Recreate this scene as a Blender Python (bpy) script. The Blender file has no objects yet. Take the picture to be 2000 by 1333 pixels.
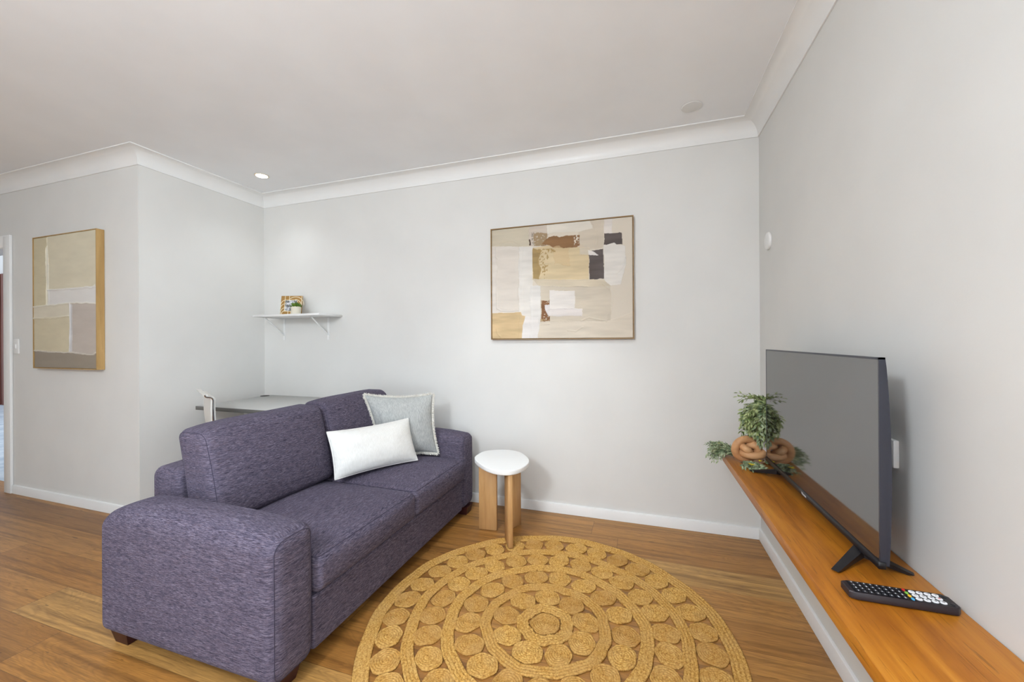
import bpy, bmesh, math, random
import numpy as np
from mathutils import Vector, Matrix, noise as mnoise

S = bpy.context.scene
COL = S.collection
PI = math.pi

# ------------------------------------------------------------------ camera
W, D, A, D1, H = 0.648, 2.593, 3.108, 1.691, 2.40     # right wall, back wall, jog wall, front-left wall, ceiling
cam_d = bpy.data.cameras.new('camera'); cam = bpy.data.objects.new('camera', cam_d); COL.objects.link(cam)
cam_d.sensor_width = 36; cam_d.lens = 771.27 / 2000 * 36; cam_d.clip_start = 0.02
r_ = Vector((0.95054893, 0.31052747, -0.00542373)); u_ = Vector((0.00523507, 0.00144095, 0.99998526)); f_ = Vector((-0.31053071, 0.95056329, 0.00025594))
cam.matrix_world = Matrix(((r_.x, u_.x, -f_.x, 0), (r_.y, u_.y, -f_.y, 0), (r_.z, u_.z, -f_.z, 1.14415), (0, 0, 0, 1)))
S.camera = cam

# ------------------------------------------------------------------ world, exposure, lights
S.view_settings.view_transform = 'Standard'; S.view_settings.look = 'None'
S.view_settings.gamma = 1; S.view_settings.use_curve_mapping = False
S.view_settings.exposure = 0.41
wd = bpy.data.worlds.new('sky'); S.world = wd; wd.use_nodes = True
wd.node_tree.nodes['Background'].inputs[0].default_value = (0.80, 0.88, 1.0, 1)
wd.node_tree.nodes['Background'].inputs[1].default_value = 1.0

def area(name, loc, rot, sx, sy, power, col=(1, 1, 1)):
    l = bpy.data.lights.new(name, 'AREA'); l.shape = 'RECTANGLE'; l.size = sx; l.size_y = sy; l.energy = power; l.color = col
    o = bpy.data.objects.new(name, l); COL.objects.link(o); o.location = loc; o.rotation_euler = rot
    return o
# area lights added as daylight through the unseen window and glazed door
area('added_window_light', (-0.9, -2.55, 1.30), (math.radians(104), 0, 0), 2.6, 1.9, 10, (0.84, 0.92, 1.0))
area('added_side_light', (W + 0.12, -1.25, 1.2), (math.radians(100), 0, PI / 2), 1.45, 2.0, 50, (0.80, 0.91, 1.0))

def spot(name, x, y, power, deg=120, blend=0.8, col=(0.90, 0.95, 1.0), r=0.04, tilt=0):
    l = bpy.data.lights.new(name, 'SPOT'); l.energy = power; l.spot_size = math.radians(deg); l.spot_blend = blend
    l.color = col; l.shadow_soft_size = r
    o = bpy.data.objects.new(name, l); COL.objects.link(o); o.location = (x, y, H - 0.02); o.rotation_euler = (math.radians(tilt), 0, 0)
    return o
spot('downlight_and_fill_beam', -2.705, 2.24, 4.5)
spot('downlight_and_fill_beam', -0.75, 1.15, 40, 60, 1.0, tilt=38)  # unseen spot added for the bright patch on the back wall, no fitting
spot('downlight_and_fill_beam', -2.0, 0.3, 4)  # added fill spot over the left of the room, no fitting
spot('downlight_and_fill_beam', -0.4, 0.2, 14)  # added fill spot out of view above the camera, no fitting
spot('downlight_and_fill_beam', -0.75, -0.9, 11)  # added fill spot behind the camera, no fitting

# ------------------------------------------------------------------ material helpers
def lin(c):
    c = c / 255.0
    return c / 12.92 if c <= 0.04045 else ((c + 0.055) / 1.055) ** 2.4
def rgb(r, g, b): return (lin(r), lin(g), lin(b), 1)
def mat(name, col=(0.8, 0.8, 0.8, 1), rough=0.5, metal=0.0, spec=0.5, emit=None, es=0, coat=0):
    m = bpy.data.materials.new(name); m.use_nodes = True
    b = m.node_tree.nodes['Principled BSDF']
    b.inputs['Base Color'].default_value = col; b.inputs['Roughness'].default_value = rough
    b.inputs['Metallic'].default_value = metal; b.inputs['Specular IOR Level'].default_value = spec
    b.inputs['Coat Weight'].default_value = coat
    if emit: b.inputs['Emission Color'].default_value = emit; b.inputs['Emission Strength'].default_value = es
    return m
class NT:
    """tiny node-graph helper"""
    def __init__(s, m): s.t = m.node_tree; s.b = s.t.nodes['Principled BSDF']
    def n(s, typ, **kw):
        x = s.t.nodes.new(typ)
        for k, v in kw.items(): setattr(x, k, v)
        return x
    def l(s, a, b): s.t.links.new(a, b)
    def put(s, sock, v):
        if isinstance(v, bpy.types.NodeSocket): s.l(v, sock)
        else: sock.default_value = v
    def m(s, op, a, b=0.0, c=None):
        x = s.n('ShaderNodeMath', operation=op); s.put(x.inputs[0], a); s.put(x.inputs[1], b)
        if c is not None: s.put(x.inputs[2], c)
        return x.outputs[0]
    def comb(s, x, y, z):
        c = s.n('ShaderNodeCombineXYZ')
        for i, v in enumerate((x, y, z)): s.put(c.inputs[i], v)
        return c.outputs[0]
    def noise(s, vec, scale, detail=2, rough=0.5, dist=0):
        x = s.n('ShaderNodeTexNoise'); s.put(x.inputs['Vector'], vec); x.inputs['Scale'].default_value = scale
        x.inputs['Detail'].default_value = detail; x.inputs['Roughness'].default_value = rough; x.inputs['Distortion'].default_value = dist
        return x.outputs['Fac']
    def ramp(s, fac, stops):
        x = s.n('ShaderNodeValToRGB'); s.put(x.inputs[0], fac); e = x.color_ramp.elements
        while len(e) < len(stops): e.new(0.5)
        for i, (p, c) in enumerate(stops): e[i].position = p; e[i].color = c
        return x.outputs['Color']
    def mix(s, fac, a, b, blend='MIX'):
        x = s.n('ShaderNodeMix', data_type='RGBA', blend_type=blend); s.put(x.inputs[0], fac); s.put(x.inputs[6], a); s.put(x.inputs[7], b)
        return x.outputs[2]
    def obj(s):
        x = s.n('ShaderNodeTexCoord'); return x.outputs['Object']
    def sep(s, v):
        x = s.n('ShaderNodeSeparateXYZ'); s.l(v, x.inputs[0]); return x.outputs
    def bump(s, h, strength, dist):
        x = s.n('ShaderNodeBump'); x.inputs['Strength'].default_value = strength; x.inputs['Distance'].default_value = dist
        s.put(x.inputs['Height'], h); s.l(x.outputs[0], s.b.inputs['Normal'])

def paint_mat(name, col, rough=0.6, strength=0.08):
    m = mat(name, col, rough, spec=0.3); g = NT(m); p = g.obj()
    n = g.noise(p, 3.0, 3); n2 = g.noise(p, 260, 3, 0.6)
    c2 = tuple(x * 0.965 for x in col[:3]) + (1,)
    g.l(g.ramp(n, [(0.35, c2), (0.65, col)]), g.b.inputs['Base Color'])
    g.bump(n2, strength, 0.002)
    return m
M = {}
M['wall'] = paint_mat('wall_paint', rgb(221, 220, 216))
M['ceiling'] = paint_mat('ceiling_paint', rgb(243, 245, 247), 0.7)
M['trim'] = paint_mat('trim_paint', rgb(236, 236, 234), 0.35, 0.03)
M['white'] = mat('white_plastic', rgb(232, 232, 230), 0.35)
M['black'] = mat('black_plastic', rgb(24, 23, 26), 0.38)
M['chrome'] = mat('chrome', (0.75, 0.76, 0.78, 1), 0.12, 1.0)

def floor_mat():
    m = mat('timber_floorboards', rough=0.36, spec=0.4); g = NT(m)
    x, y, z = g.sep(g.obj()); Wd, L = 0.178, 1.75
    r = g.m('DIVIDE', g.m('SUBTRACT', y, D - 0.055), Wd); row = g.m('FLOOR', r); fy = g.m('FRACT', r)
    wn = g.n('ShaderNodeTexWhiteNoise', noise_dimensions='1D'); g.l(row, wn.inputs['W'])
    xo = g.m('ADD', g.m('DIVIDE', x, L), wn.outputs['Value']); cx = g.m('FLOOR', xo); fx = g.m('FRACT', xo)
    wn2 = g.n('ShaderNodeTexWhiteNoise', noise_dimensions='2D'); g.l(g.comb(row, cx, 0), wn2.inputs['Vector'])
    idv = wn2.outputs['Value']; ofs = g.m('MULTIPLY', idv, 37.0)
    gv = g.comb(g.m('MULTIPLY', x, 1.0), g.m('MULTIPLY', y, 7.0), ofs)
    big = g.noise(gv, 1.5, 3, 0.5, 1.2)                       # long wandering figure
    ring = g.m('ABSOLUTE', g.m('SINE', g.m('MULTIPLY', big, 46.0)))
    fine = g.noise(g.comb(g.m('MULTIPLY', x, 3.5), g.m('MULTIPLY', y, 95.0), ofs), 3.0, 4, 0.62)
    base = g.ramp(idv, [(0.0, rgb(126, 78, 30)), (0.3, rgb(172, 116, 50)), (0.55, rgb(196, 140, 70)), (0.8, rgb(152, 98, 42)), (1.0, rgb(220, 172, 98))])
    c = g.mix(g.m('MULTIPLY', g.m('SUBTRACT', 1.0, ring), 0.30), base, rgb(86, 50, 22))
    c = g.mix(g.m('MULTIPLY', g.m('SUBTRACT', fine, 0.35), 1.3), c, rgb(84, 48, 20))
    c = g.mix(g.m('MULTIPLY', g.noise(gv, 0.9, 2), 0.28), c, rgb(196, 156, 100))
    st = g.noise(g.comb(g.m('MULTIPLY', x, 1.3), g.m('MULTIPLY', y, 34.0), ofs), 1.0, 4, 0.6, 0.4)
    c = g.mix(g.ramp(st, [(0.46, (0, 0, 0, 1)), (0.68, (0.55, 0.55, 0.55, 1))]), c, rgb(82, 48, 20))
    # short dark gum veins
    v = g.noise(g.comb(g.m('MULTIPLY', x, 7.0), g.m('MULTIPLY', y, 60.0), ofs), 1.0, 2, 0.5, 0.6)
    c = g.mix(g.m('MULTIPLY', g.m('GREATER_THAN', v, 0.735), 0.55), c, rgb(60, 38, 22))
    ey = g.m('MINIMUM', fy, g.m('SUBTRACT', 1.0, fy)); ex = g.m('MINIMUM', fx, g.m('SUBTRACT', 1.0, fx))
    seam = g.m('MAXIMUM', g.m('LESS_THAN', ey, 0.007), g.m('LESS_THAN', ex, 0.0009))
    c = g.mix(g.m('MULTIPLY', seam, 0.45), c, rgb(56, 36, 20))
    g.l(c, g.b.inputs['Base Color'])
    g.l(g.m('ADD', 0.30, g.m('MULTIPLY', fine, 0.16)), g.b.inputs['Roughness'])
    g.bump(g.m('SUBTRACT', g.m('MULTIPLY', fine, 0.25), seam), 0.25, 0.001)
    return m
M['floor'] = floor_mat()

def wood_mat(name, c1, c2, c3, axis='y', rough=0.4, fine=90, veins=0.25, spec=0.4):
    m = mat(name, rough=rough, spec=spec); g = NT(m); s = list(g.sep(g.obj()))
    k = 'xyz'.index(axis)
    v = [g.m('MULTIPLY', c, 2.2 if i == k else 26.0) for i, c in enumerate(s)]
    v2 = [g.m('MULTIPLY', c, 8.0 if i == k else fine * 2.5) for i, c in enumerate(s)]
    a = g.noise(g.comb(*v), 1.0, 4, 0.6, 0.5); b = g.noise(g.comb(*v2), 1.0, 3, 0.6)
    c = g.ramp(a, [(0.3, c1), (0.5, c2), (0.72, c3)])
    c = g.mix(g.m('MULTIPLY', g.m('GREATER_THAN', b, 0.63), veins), c, tuple(q * 0.35 for q in c1[:3]) + (1,))
    g.l(c, g.b.inputs['Base Color']); g.bump(b, 0.1, 0.0006)
    return m
M['shelf_wood'] = wood_mat('shelf_hardwood', rgb(148, 84, 18), rgb(178, 110, 28), rgb(200, 134, 44), 'y', 0.4, veins=0.45, spec=0.35)
M['oak'] = wood_mat('pale_oak', rgb(176, 132, 84), rgb(194, 150, 98), rgb(204, 162, 110), 'z', 0.5, 60, 0.06)
M['frame_oak'] = wood_mat('frame_oak', rgb(160, 126, 76), rgb(178, 144, 90), rgb(190, 156, 102), 'z', 0.5, 60, 0.08)
M['frame_dark'] = wood_mat('frame_bronze_oak', rgb(120, 92, 52), rgb(142, 110, 66), rgb(158, 124, 76), 'x', 0.5, 60, 0.08)
M['knot_wood'] = wood_mat('knot_wood', rgb(182, 132, 88), rgb(200, 150, 104), rgb(212, 166, 120), 'x', 0.5, 60, 0.12)
M['dark_leg'] = wood_mat('dark_stained_wood', rgb(40, 16, 18), rgb(56, 24, 24), rgb(66, 30, 28), 'z', 0.4)

def fabric_mat(name, top='y', dark=(38, 36, 50), mid=(78, 72, 88), light=(130, 122, 138), warm=(104, 86, 90)):
    """heathered upholstery: short slubs running horizontally on upright faces and along `top` on level faces"""
    m = mat(name, rough=0.9, spec=0.15); g = NT(m); x, y, z = g.sep(g.obj())
    gn = g.n('ShaderNodeTexCoord'); nx, ny, nz = g.sep(gn.outputs['Normal'])
    up = g.m('SMOOTH_MIN', 1.0, g.m('MULTIPLY', g.m('MAXIMUM', g.m('SUBTRACT', g.m('ABSOLUTE', nz), 0.62), 0.0), 6.0), 0.2)
    def slub(lo, hi, det):
        side = g.noise(g.comb(g.m('MULTIPLY', x, lo), g.m('MULTIPLY', y, lo), g.m('MULTIPLY', z, hi)), 1.0, det, 0.65)
        a, b = (lo, hi) if top == 'x' else (hi, lo)
        t = g.noise(g.comb(g.m('MULTIPLY', x, a), g.m('MULTIPLY', y, b), g.m('MULTIPLY', z, 30.0)), 1.0, det, 0.65)
        return g.m('ADD', g.m('MULTIPLY', side, g.m('SUBTRACT', 1.0, up)), g.m('MULTIPLY', t, up))
    n1 = slub(55, 900, 2); n2 = slub(150, 1500, 2); n3 = slub(10, 140, 2)
    v = g.m('ADD', g.m('MULTIPLY', n1, 0.62), g.m('ADD', g.m('MULTIPLY', n2, 0.26), g.m('MULTIPLY', n3, 0.12)))
    c = g.ramp(v, [(0.36, rgb(*dark)), (0.485, rgb(*mid)), (0.62, rgb(*light))])
    c = g.mix(g.m('MULTIPLY', g.m('GREATER_THAN', slub(30, 480, 2), 0.58), 0.30), c, rgb(*warm))
    cross = g.noise(g.comb(g.m('MULTIPLY', x, 600.0), g.m('MULTIPLY', y, 600.0), g.m('MULTIPLY', z, 60.0)), 1.0, 1)
    c = g.mix(g.m('MULTIPLY', g.m('SUBTRACT', cross, 0.35), 0.35), c, rgb(*dark))
    g.l(c, g.b.inputs['Base Color'])
    g.b.inputs['Sheen Weight'].default_value = 0.12; g.b.inputs['Sheen Roughness'].default_value = 0.4
    g.b.inputs['Sheen Tint'].default_value = rgb(140, 140, 165)
    g.bump(n2, 0.35, 0.001)
    return m
M['fab_x'] = fabric_mat('sofa_weave_arm', 'x'); M['fab_y'] = fabric_mat('sofa_weave_seat', 'y')
M['piping'] = mat('sofa_piping', rgb(60, 54, 72), 0.9)

def cloth_mat(name, c1, c2, scale=500, strength=0.3):
    m = mat(name, rough=0.95, spec=0.1); g = NT(m); x, y, z = g.sep(g.obj())
    a = g.noise(g.comb(g.m('MULTIPLY', x, scale), g.m('MULTIPLY', y, scale * 0.1), g.m('MULTIPLY', z, scale * 0.1)), 1, 2)
    b = g.noise(g.comb(g.m('MULTIPLY', x, scale * 0.1), g.m('MULTIPLY', y, scale), g.m('MULTIPLY', z, scale * 0.1)), 1, 2)
    v = g.m('MULTIPLY', g.m('ADD', a, b), 0.5)
    g.l(g.ramp(v, [(0.4, c1), (0.6, c2)]), g.b.inputs['Base Color']); g.bump(v, strength, 0.0008)
    return m
M['grey_linen'] = cloth_mat('grey_linen', rgb(158, 160, 158), rgb(184, 186, 183))
M['fringe'] = cloth_mat('cream_fringe', rgb(206, 202, 192), rgb(234, 231, 223), 900, 0.5)
M['white_velvet'] = cloth_mat('white_velvet', rgb(226, 225, 220), rgb(234, 233, 229), 420, 0.12)

def attr_mat(name, rough=0.8, strength=0.15, scale=350):
    m = mat(name, rough=rough, spec=0.2); g = NT(m); a = g.n('ShaderNodeVertexColor', layer_name='pigment')
    n = g.noise(g.obj(), scale, 2)
    g.l(g.mix(g.m('MULTIPLY', n, 0.12), a.outputs['Color'], rgb(120, 110, 96)), g.b.inputs['Base Color']); g.bump(n, strength, 0.001)
    return m
M['canvas'] = attr_mat('painted_canvas')

def jute_mat():
    m = mat('jute_braid', rough=0.9, spec=0.15); g = NT(m); p = g.obj()
    a = g.noise(p, 140, 3, 0.7); b = g.noise(p, 14, 2); oi = g.n('ShaderNodeObjectInfo')
    at = g.n('ShaderNodeAttribute', attribute_name='crease')
    c = g.ramp(a, [(0.3, rgb(124, 82, 30)), (0.46, rgb(194, 146, 72)), (0.66, rgb(230, 190, 112))])
    c = g.mix(g.m('MULTIPLY', oi.outputs['Random'], 0.55), c, rgb(160, 112, 56))
    c = g.mix(g.m('MULTIPLY', g.m('SUBTRACT', b, 0.35), 0.7), c, rgb(204, 170, 118))
    g.l(c, g.b.inputs['Base Color']); g.bump(g.noise(p, 420, 2, 0.7), 0.5, 0.0015)
    return m
M['jute'] = jute_mat()

def leaf_mat(name, c1, c2):
    m = mat(name, rough=0.55, spec=0.3); g = NT(m)
    g.l(g.ramp(g.noise(g.obj(), 45, 2), [(0.35, c1), (0.65, c2)]), g.b.inputs['Base Color']); return m
M['leaf'] = leaf_mat('green_leaf', rgb(88, 108, 54), rgb(186, 196, 138))
M['leaf_grey'] = leaf_mat('grey_green_leaf', rgb(92, 114, 80), rgb(184, 194, 156))
M['stem'] = mat('brown_stem', rgb(86, 78, 44), 0.7)
M['succulent'] = leaf_mat('succulent_leaf', rgb(58, 92, 26), rgb(110, 140, 44))
M['yellow'] = mat('yellow_petal', rgb(222, 200, 40), 0.6)
M['ceramic'] = mat('white_ceramic', rgb(232, 231, 228), 0.3)

# ------------------------------------------------------------------ mesh helpers
def mesh_obj(name, verts, faces, m, parent=None, smooth=True, angle=None, mats=None, fm=None):
    me = bpy.data.meshes.new(name); me.from_pydata([tuple(v) for v in verts], [], faces); me.update()
    for mm in (mats or [m]): me.materials.append(mm)
    if fm:
        for p, i in zip(me.polygons, fm): p.material_index = i
    bm = bmesh.new(); bm.from_mesh(me); bmesh.ops.recalc_face_normals(bm, faces=bm.faces)
    if angle is not None:
        for e in bm.edges:
            if len(e.link_faces) == 2 and e.calc_face_angle(0) > math.radians(angle): e.smooth = False
    bm.to_mesh(me); bm.free()
    for p in me.polygons: p.use_smooth = smooth
    o = bpy.data.objects.new(name, me); COL.objects.link(o)
    if parent: o.parent = parent; o.matrix_parent_inverse = Matrix.Translation(parent.location).inverted() if False else Matrix()
    return o
class MB:
    """collects shapes into one mesh; coordinates are local to the owning thing"""
    def __init__(s): s.v = []; s.f = []; s.fm = []; s.cm = 0
    def add(s, vs, fs):
        n = len(s.v); s.v += [Vector(v) for v in vs]; s.f += [tuple(i + n for i in f) for f in fs]; s.fm += [s.cm] * len(fs); return s
    def box(s, a, b, bev=0.0, seg=2, rot=None, at=None):
        bm = bmesh.new(); a = Vector(a); b = Vector(b); c = (a + b) / 2; d = b - a
        bmesh.ops.create_cube(bm, size=1, matrix=Matrix.Diagonal((*d, 1)))
        if bev > 0: bmesh.ops.bevel(bm, geom=bm.edges[:], offset=bev, segments=seg, profile=0.5, affect='EDGES')
        Mx = Matrix.Translation(c)
        if rot is not None: Mx = (Matrix.Translation(at) if at is not None else Matrix.Translation(c)) @ rot @ (Matrix.Translation(-Vector(at)) @ Matrix.Translation(c) if at is not None else Matrix())
        bm.transform(Mx); bm.verts.index_update()
        s.add([v.co.copy() for v in bm.verts], [[v.index for v in f.verts] for f in bm.faces]); bm.free(); return s
    def tube(s, pts, r, seg=10, closed=False, caps=True, squash=None):
        pts = [Vector(p) for p in pts]; n = len(pts); rs = r if isinstance(r, (list, tuple)) else [r] * n
        vs = []; up = None
        for i, p in enumerate(pts):
            if closed: t = pts[(i + 1) % n] - pts[i - 1]
            else: t = pts[min(i + 1, n - 1)] - pts[max(i - 1, 0)]
            t.normalize()
            if up is None:
                up = Vector((0, 0, 1)) if abs(t.z) < 0.9 else Vector((1, 0, 0))
            up = (up - t * up.dot(t)).normalized(); sd = t.cross(up)
            for k in range(seg):
                a = 2 * PI * k / seg; vs.append(p + (sd * math.cos(a) + up * math.sin(a)) * rs[i])
        fs = []
        for i in range(n if closed else n - 1):
            j = (i + 1) % n
            for k in range(seg):
                k2 = (k + 1) % seg; fs.append((i * seg + k, i * seg + k2, j * seg + k2, j * seg + k))
        if not closed and caps: fs.append(tuple(range(seg))[::-1]); fs.append(tuple((n - 1) * seg + k for k in range(seg)))
        return s.add(vs, fs)
    def lathe(s, prof, c=(0, 0, 0), seg=32, axis='z'):
        vs = []; fs = []; c = Vector(c)
        for (r, h) in prof:
            for k in range(seg):
                a = 2 * PI * k / seg; p = (r * math.cos(a), r * math.sin(a), h)
                if axis == 'x': p = (p[2], p[0], p[1])
                if axis == 'y': p = (p[0], p[2], p[1])
                vs.append(c + Vector(p))
        for i in range(len(prof) - 1):
            for k in range(seg):
                k2 = (k + 1) % seg; fs.append((i * seg + k, i * seg + k2, (i + 1) * seg + k2, (i + 1) * seg + k))
        fs.append(tuple(range(seg))); fs.append(tuple((len(prof) - 1) * seg + k for k in range(seg)))
        return s.add(vs, fs)
    def prism(s, pts, h0, h1, axis='z'):
        n = len(pts); vs = []
        for h in (h0, h1):
            for (a, b) in pts: vs.append({'z': (a, b, h), 'y': (a, h, b), 'x': (h, a, b)}[axis])
        fs = [tuple(range(n)), tuple(range(n, 2 * n))] + [(i, (i + 1) % n, n + (i + 1) % n, n + i) for i in range(n)]
        return s.add(vs, fs)
    def build(s, name, m, parent=None, smooth=True, angle=35, mats=None):
        return mesh_obj(name, s.v, s.f, m, parent, smooth, angle, mats, s.fm if mats else None)
def tag(o, label, cat, group=None):
    o['label'] = label; o['category'] = cat
    if group: o['group'] = group
    return o
def struct(o): o['kind'] = 'structure'; return o
def thing(name, loc, label, cat, rz=0, group=None):
    o = bpy.data.objects.new(name, None); COL.objects.link(o); o.location = loc; o.rotation_euler = (0, 0, rz); o.empty_display_size = 0.1
    return tag(o, label, cat, group)

# ------------------------------------------------------------------ room shell
XL, YB, T = -6.2, -2.4, 0.12
JX0, JX1, JZ = -5.55, -4.655, 1.90          # doorway opening in the front-left wall
def wall(name, boxes):
    b = MB()
    for a, c in boxes: b.box(a, c)
    return struct(b.build(name, M['wall'], smooth=False))
struct(MB().box((XL - 0.2, YB - 0.4, -0.12), (W + 0.3, D1 + T, 0)).box((-A - 0.1, D1 + T, -0.12), (W + 0.3, D + 0.2, 0)).build('floor', M['floor'], smooth=False))
struct(MB().box((XL - 0.2, YB - 0.3, H), (W + 0.3, D1 + T, H + 0.1)).box((-A - 0.1, D1 + T, H), (W + 0.3, D + 0.2, H + 0.1)).build('ceiling', M['ceiling'], smooth=False))
wall('wall_back', [((-A - 0.1, D, 0), (W + T, D + T, H))])
wall('wall_right', [((W, -0.5, 0), (W + T, D, H)), ((W, YB, 0), (W + T, -2.0, H)), ((W, -2.0, 2.2), (W + T, -0.5, H))])
wall('wall_jog', [((-A - T, D1, 0), (-A, D, H))])
wall('wall_left_front', [((JX1, D1, 0), (-A - T, D1 + T, H)), ((JX0, D1, JZ), (JX1, D1 + T, H)), ((XL, D1, 0), (JX0, D1 + T, H))])
wall('wall_left', [((XL - T, YB, 0), (XL, D1 + T, H))])
wall('wall_front', [((XL, YB - T, 0), (-2.3, YB, H)), ((0.5, YB - T, 0), (W + T, YB, H)), ((-2.3, YB - T, 2.30), (0.5, YB, H)), ((-2.3, YB - T, 0), (0.5, YB, 0.30))])
# unseen window behind the camera, added to supply the room's light
wf = MB()
for x0 in (-2.3, -1.39, -0.46, 0.45): wf.box((x0, YB - 0.09, 0.30), (x0 + 0.05, YB - 0.03, 2.30))
wf.box((-2.3, YB - 0.09, 0.30), (0.5, YB - 0.03, 0.35)).box((-2.3, YB - 0.09, 2.25), (0.5, YB - 0.03, 2.30))
struct(wf.build('added_window_1', M['trim'], smooth=False))
df = MB()  # unseen glazed door, added to bring in light from the right
for y0, y1 in ((-2.0, -1.94), (-1.28, -1.22), (-0.56, -0.5)): df.box((W + 0.03, y0, 0), (W + 0.09, y1, 2.2))
df.box((W + 0.03, -2.0, 2.14), (W + 0.09, -0.5, 2.2)).box((W + 0.03, -2.0, 0), (W + 0.09, -0.5, 0.06))
struct(df.build('added_door_2', M['trim'], smooth=False))

# cornice (cove) swept along the wall/ceiling junction with mitred corners
def sweep(name, path, prof, m, kind=True):
    """path: list of (x, y, side normals handled by mitre); prof: (off from wall, z)"""
    n = len(path); P = [Vector((p[0], p[1])) for p in path]; vs = []
    for i in range(n):
        def nrm(a, b): d = (b - a).normalized(); return Vector((-d.y, d.x))     # room is to the left of travel
        if i == 0: mv = nrm(P[0], P[1])
        elif i == n - 1: mv = nrm(P[-2], P[-1])
        else:
            a, b = nrm(P[i - 1], P[i]), nrm(P[i], P[i + 1]); mv = (a + b) / (1 + a.dot(b))
        for (o, z) in prof: q = P[i] + mv * o; vs.append((q.x, q.y, z))
    k = len(prof); fs = []
    for i in range(n - 1):
        for j in range(k):
            j2 = (j + 1) % k; fs.append((i * k + j, i * k + j2, (i + 1) * k + j2, (i + 1) * k + j))
    fs += [tuple(range(k)), tuple((n - 1) * k + j for j in range(k))]
    o = mesh_obj(name, vs, fs, m, smooth=True, angle=28)
    return struct(o)
cov = [(0, H), (0, H - 0.092), (0.006, H - 0.092)]
for i in range(13):
    a = PI / 2 * i / 12
    cov.append((0.007 + 0.079 * (1 - math.cos(a)), H - 0.086 + 0.080 * math.sin(a)))
cov += [(0.0925, H - 0.006), (0.0925, H)]
e = 0.0005
sweep('trim_1', [(W - e, YB + e), (W - e, D - e), (-A + e, D - e), (-A + e, D1 - e), (XL + e, D1 - e), (XL + e, YB + e), (W - e, YB + e)], cov, M['trim'])
bb = [(0, 0.001), (0.012, 0.001), (0.012, 0.058), (0.010, 0.063), (0.004, 0.066), (0, 0.066)]
bb_prof = bb
sweep('baseboard_right', [(W - e, -0.46), (W - e, D - e), (-A + e, D - e), (-A + e, D1 - e), (JX1 + 0.086, D1 - e)], bb, M['trim'])
sweep('baseboard_left', [(JX0 - 0.086, D1 - e), (XL + e, D1 - e), (XL + e, YB + e), (W - e, YB + e), (W - e, -2.04)], bb, M['trim'])

# doorway: jambs, head and architrave
dj = MB()
dj.box((JX1 - 0.018, D1 - 0.002, 0), (JX1, D1 + T + 0.002, JZ)).box((JX0, D1 - 0.002, 0), (JX0 + 0.018, D1 + T + 0.002, JZ)).box((JX0, D1 - 0.002, JZ - 0.018), (JX1, D1 + T + 0.002, JZ))
for x0, x1 in ((JX1 - 0.012, JX1 + 0.078), (JX0 - 0.078, JX0 + 0.012)):
    dj.box((x0, D1 - 0.018, 0), (x1, D1 - 0.001, JZ + 0.072), 0.003)
dj.box((JX0 - 0.078, D1 - 0.018, JZ - 0.012), (JX1 + 0.078, D1 - 0.0012, JZ + 0.078), 0.003)
struct(dj.build('door_1', M['trim'], angle=30))
# what the doorway looks out on
struct(MB().box((-14.5, D1 + T, -0.15), (-A - T - 0.1, 5.2, -0.02)).build('floor_patio', None or mat('patio_paving', rgb(196, 206, 214), 0.7), smooth=False))
pv = M['patio'] = bpy.data.materials['patio_paving']; g = NT(pv)
g.l(g.ramp(g.noise(g.obj(), 6, 4), [(0.35, rgb(176, 190, 202)), (0.65, rgb(214, 222, 228))]), g.b.inputs['Base Color'])
struct(MB().box((-14.5, 4.22, -0.1), (-A, 4.32, 3.2)).build('wall_patio', M['wall'], smooth=False))
M['slat'] = wood_mat('reddish_slat', rgb(88, 44, 32), rgb(112, 60, 44), rgb(126, 72, 54), 'z', 0.6)
fence = thing('slatted_screen', (-11.4, 4.12, -0.02), 'reddish brown vertical slat screen seen through the doorway at far left', 'screen')
for i in range(24):
    MB().box((-1.2 + i * 0.13, 0, 0.002), (-1.2 + i * 0.13 + 0.085, 0.03, 2.5), 0.003).build('slat', M['slat'], fence)
for z_ in (0.3, 2.1): MB().box((-1.25, 0.032, z_), (1.95, 0.07, z_ + 0.08)).build('rail', M['slat'], fence)

# ------------------------------------------------------------------ upholstery shapes
def rbox(lo, hi, r, n=(10, 10, 10), deform=None, rseg=4):
    lo = Vector(lo); hi = Vector(hi); c = (lo + hi) / 2; h = (hi - lo) / 2
    rr = r if isinstance(r, (tuple, list)) else (r, r, r)
    cs = []
    for k in range(3):
        inn = h[k] - rr[k]; L = [-(inn + rr[k] * math.tan(PI / 4 * (1 - i / rseg))) for i in range(rseg)]
        L += [-inn + 2 * inn * i / n[k] for i in range(n[k] + 1)]
        L += [inn + rr[k] * math.tan(PI / 4 * (i + 1) / rseg) for i in range(rseg)]
        cs.append(L)
    V = {}; vs = []; fs = []
    def vid(i, j, k):
        key = (i, j, k)
        if key not in V:
            p = Vector((cs[0][i], cs[1][j], cs[2][k])); q = p.copy(); inn = Vector([max(-(h[a] - rr[a]), min(h[a] - rr[a], p[a])) for a in range(3)])
            d = Vector([(p[a] - inn[a]) / rr[a] for a in range(3)])
            if d.length > 1e-9: d.normalize()
            q = inn + Vector([d[a] * rr[a] for a in range(3)])
            u = Vector([q[a] / h[a] for a in range(3)])
            if deform: q = deform(q, u, h)
            V[key] = len(vs); vs.append(q + c)
        return V[key]
    N = [len(x) - 1 for x in cs]
    for ax in range(3):
        a1, a2 = [x for x in range(3) if x != ax]
        for side in (0, N[ax]):
            for i in range(N[a1]):
                for j in range(N[a2]):
                    q = []
                    for di, dj in ((0, 0), (1, 0), (1, 1), (0, 1)):
                        idx = [0, 0, 0]; idx[ax] = side; idx[a1] = i + di; idx[a2] = j + dj; q.append(vid(*idx))
                    fs.append(tuple(q))
    return vs, fs, c, h
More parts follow.
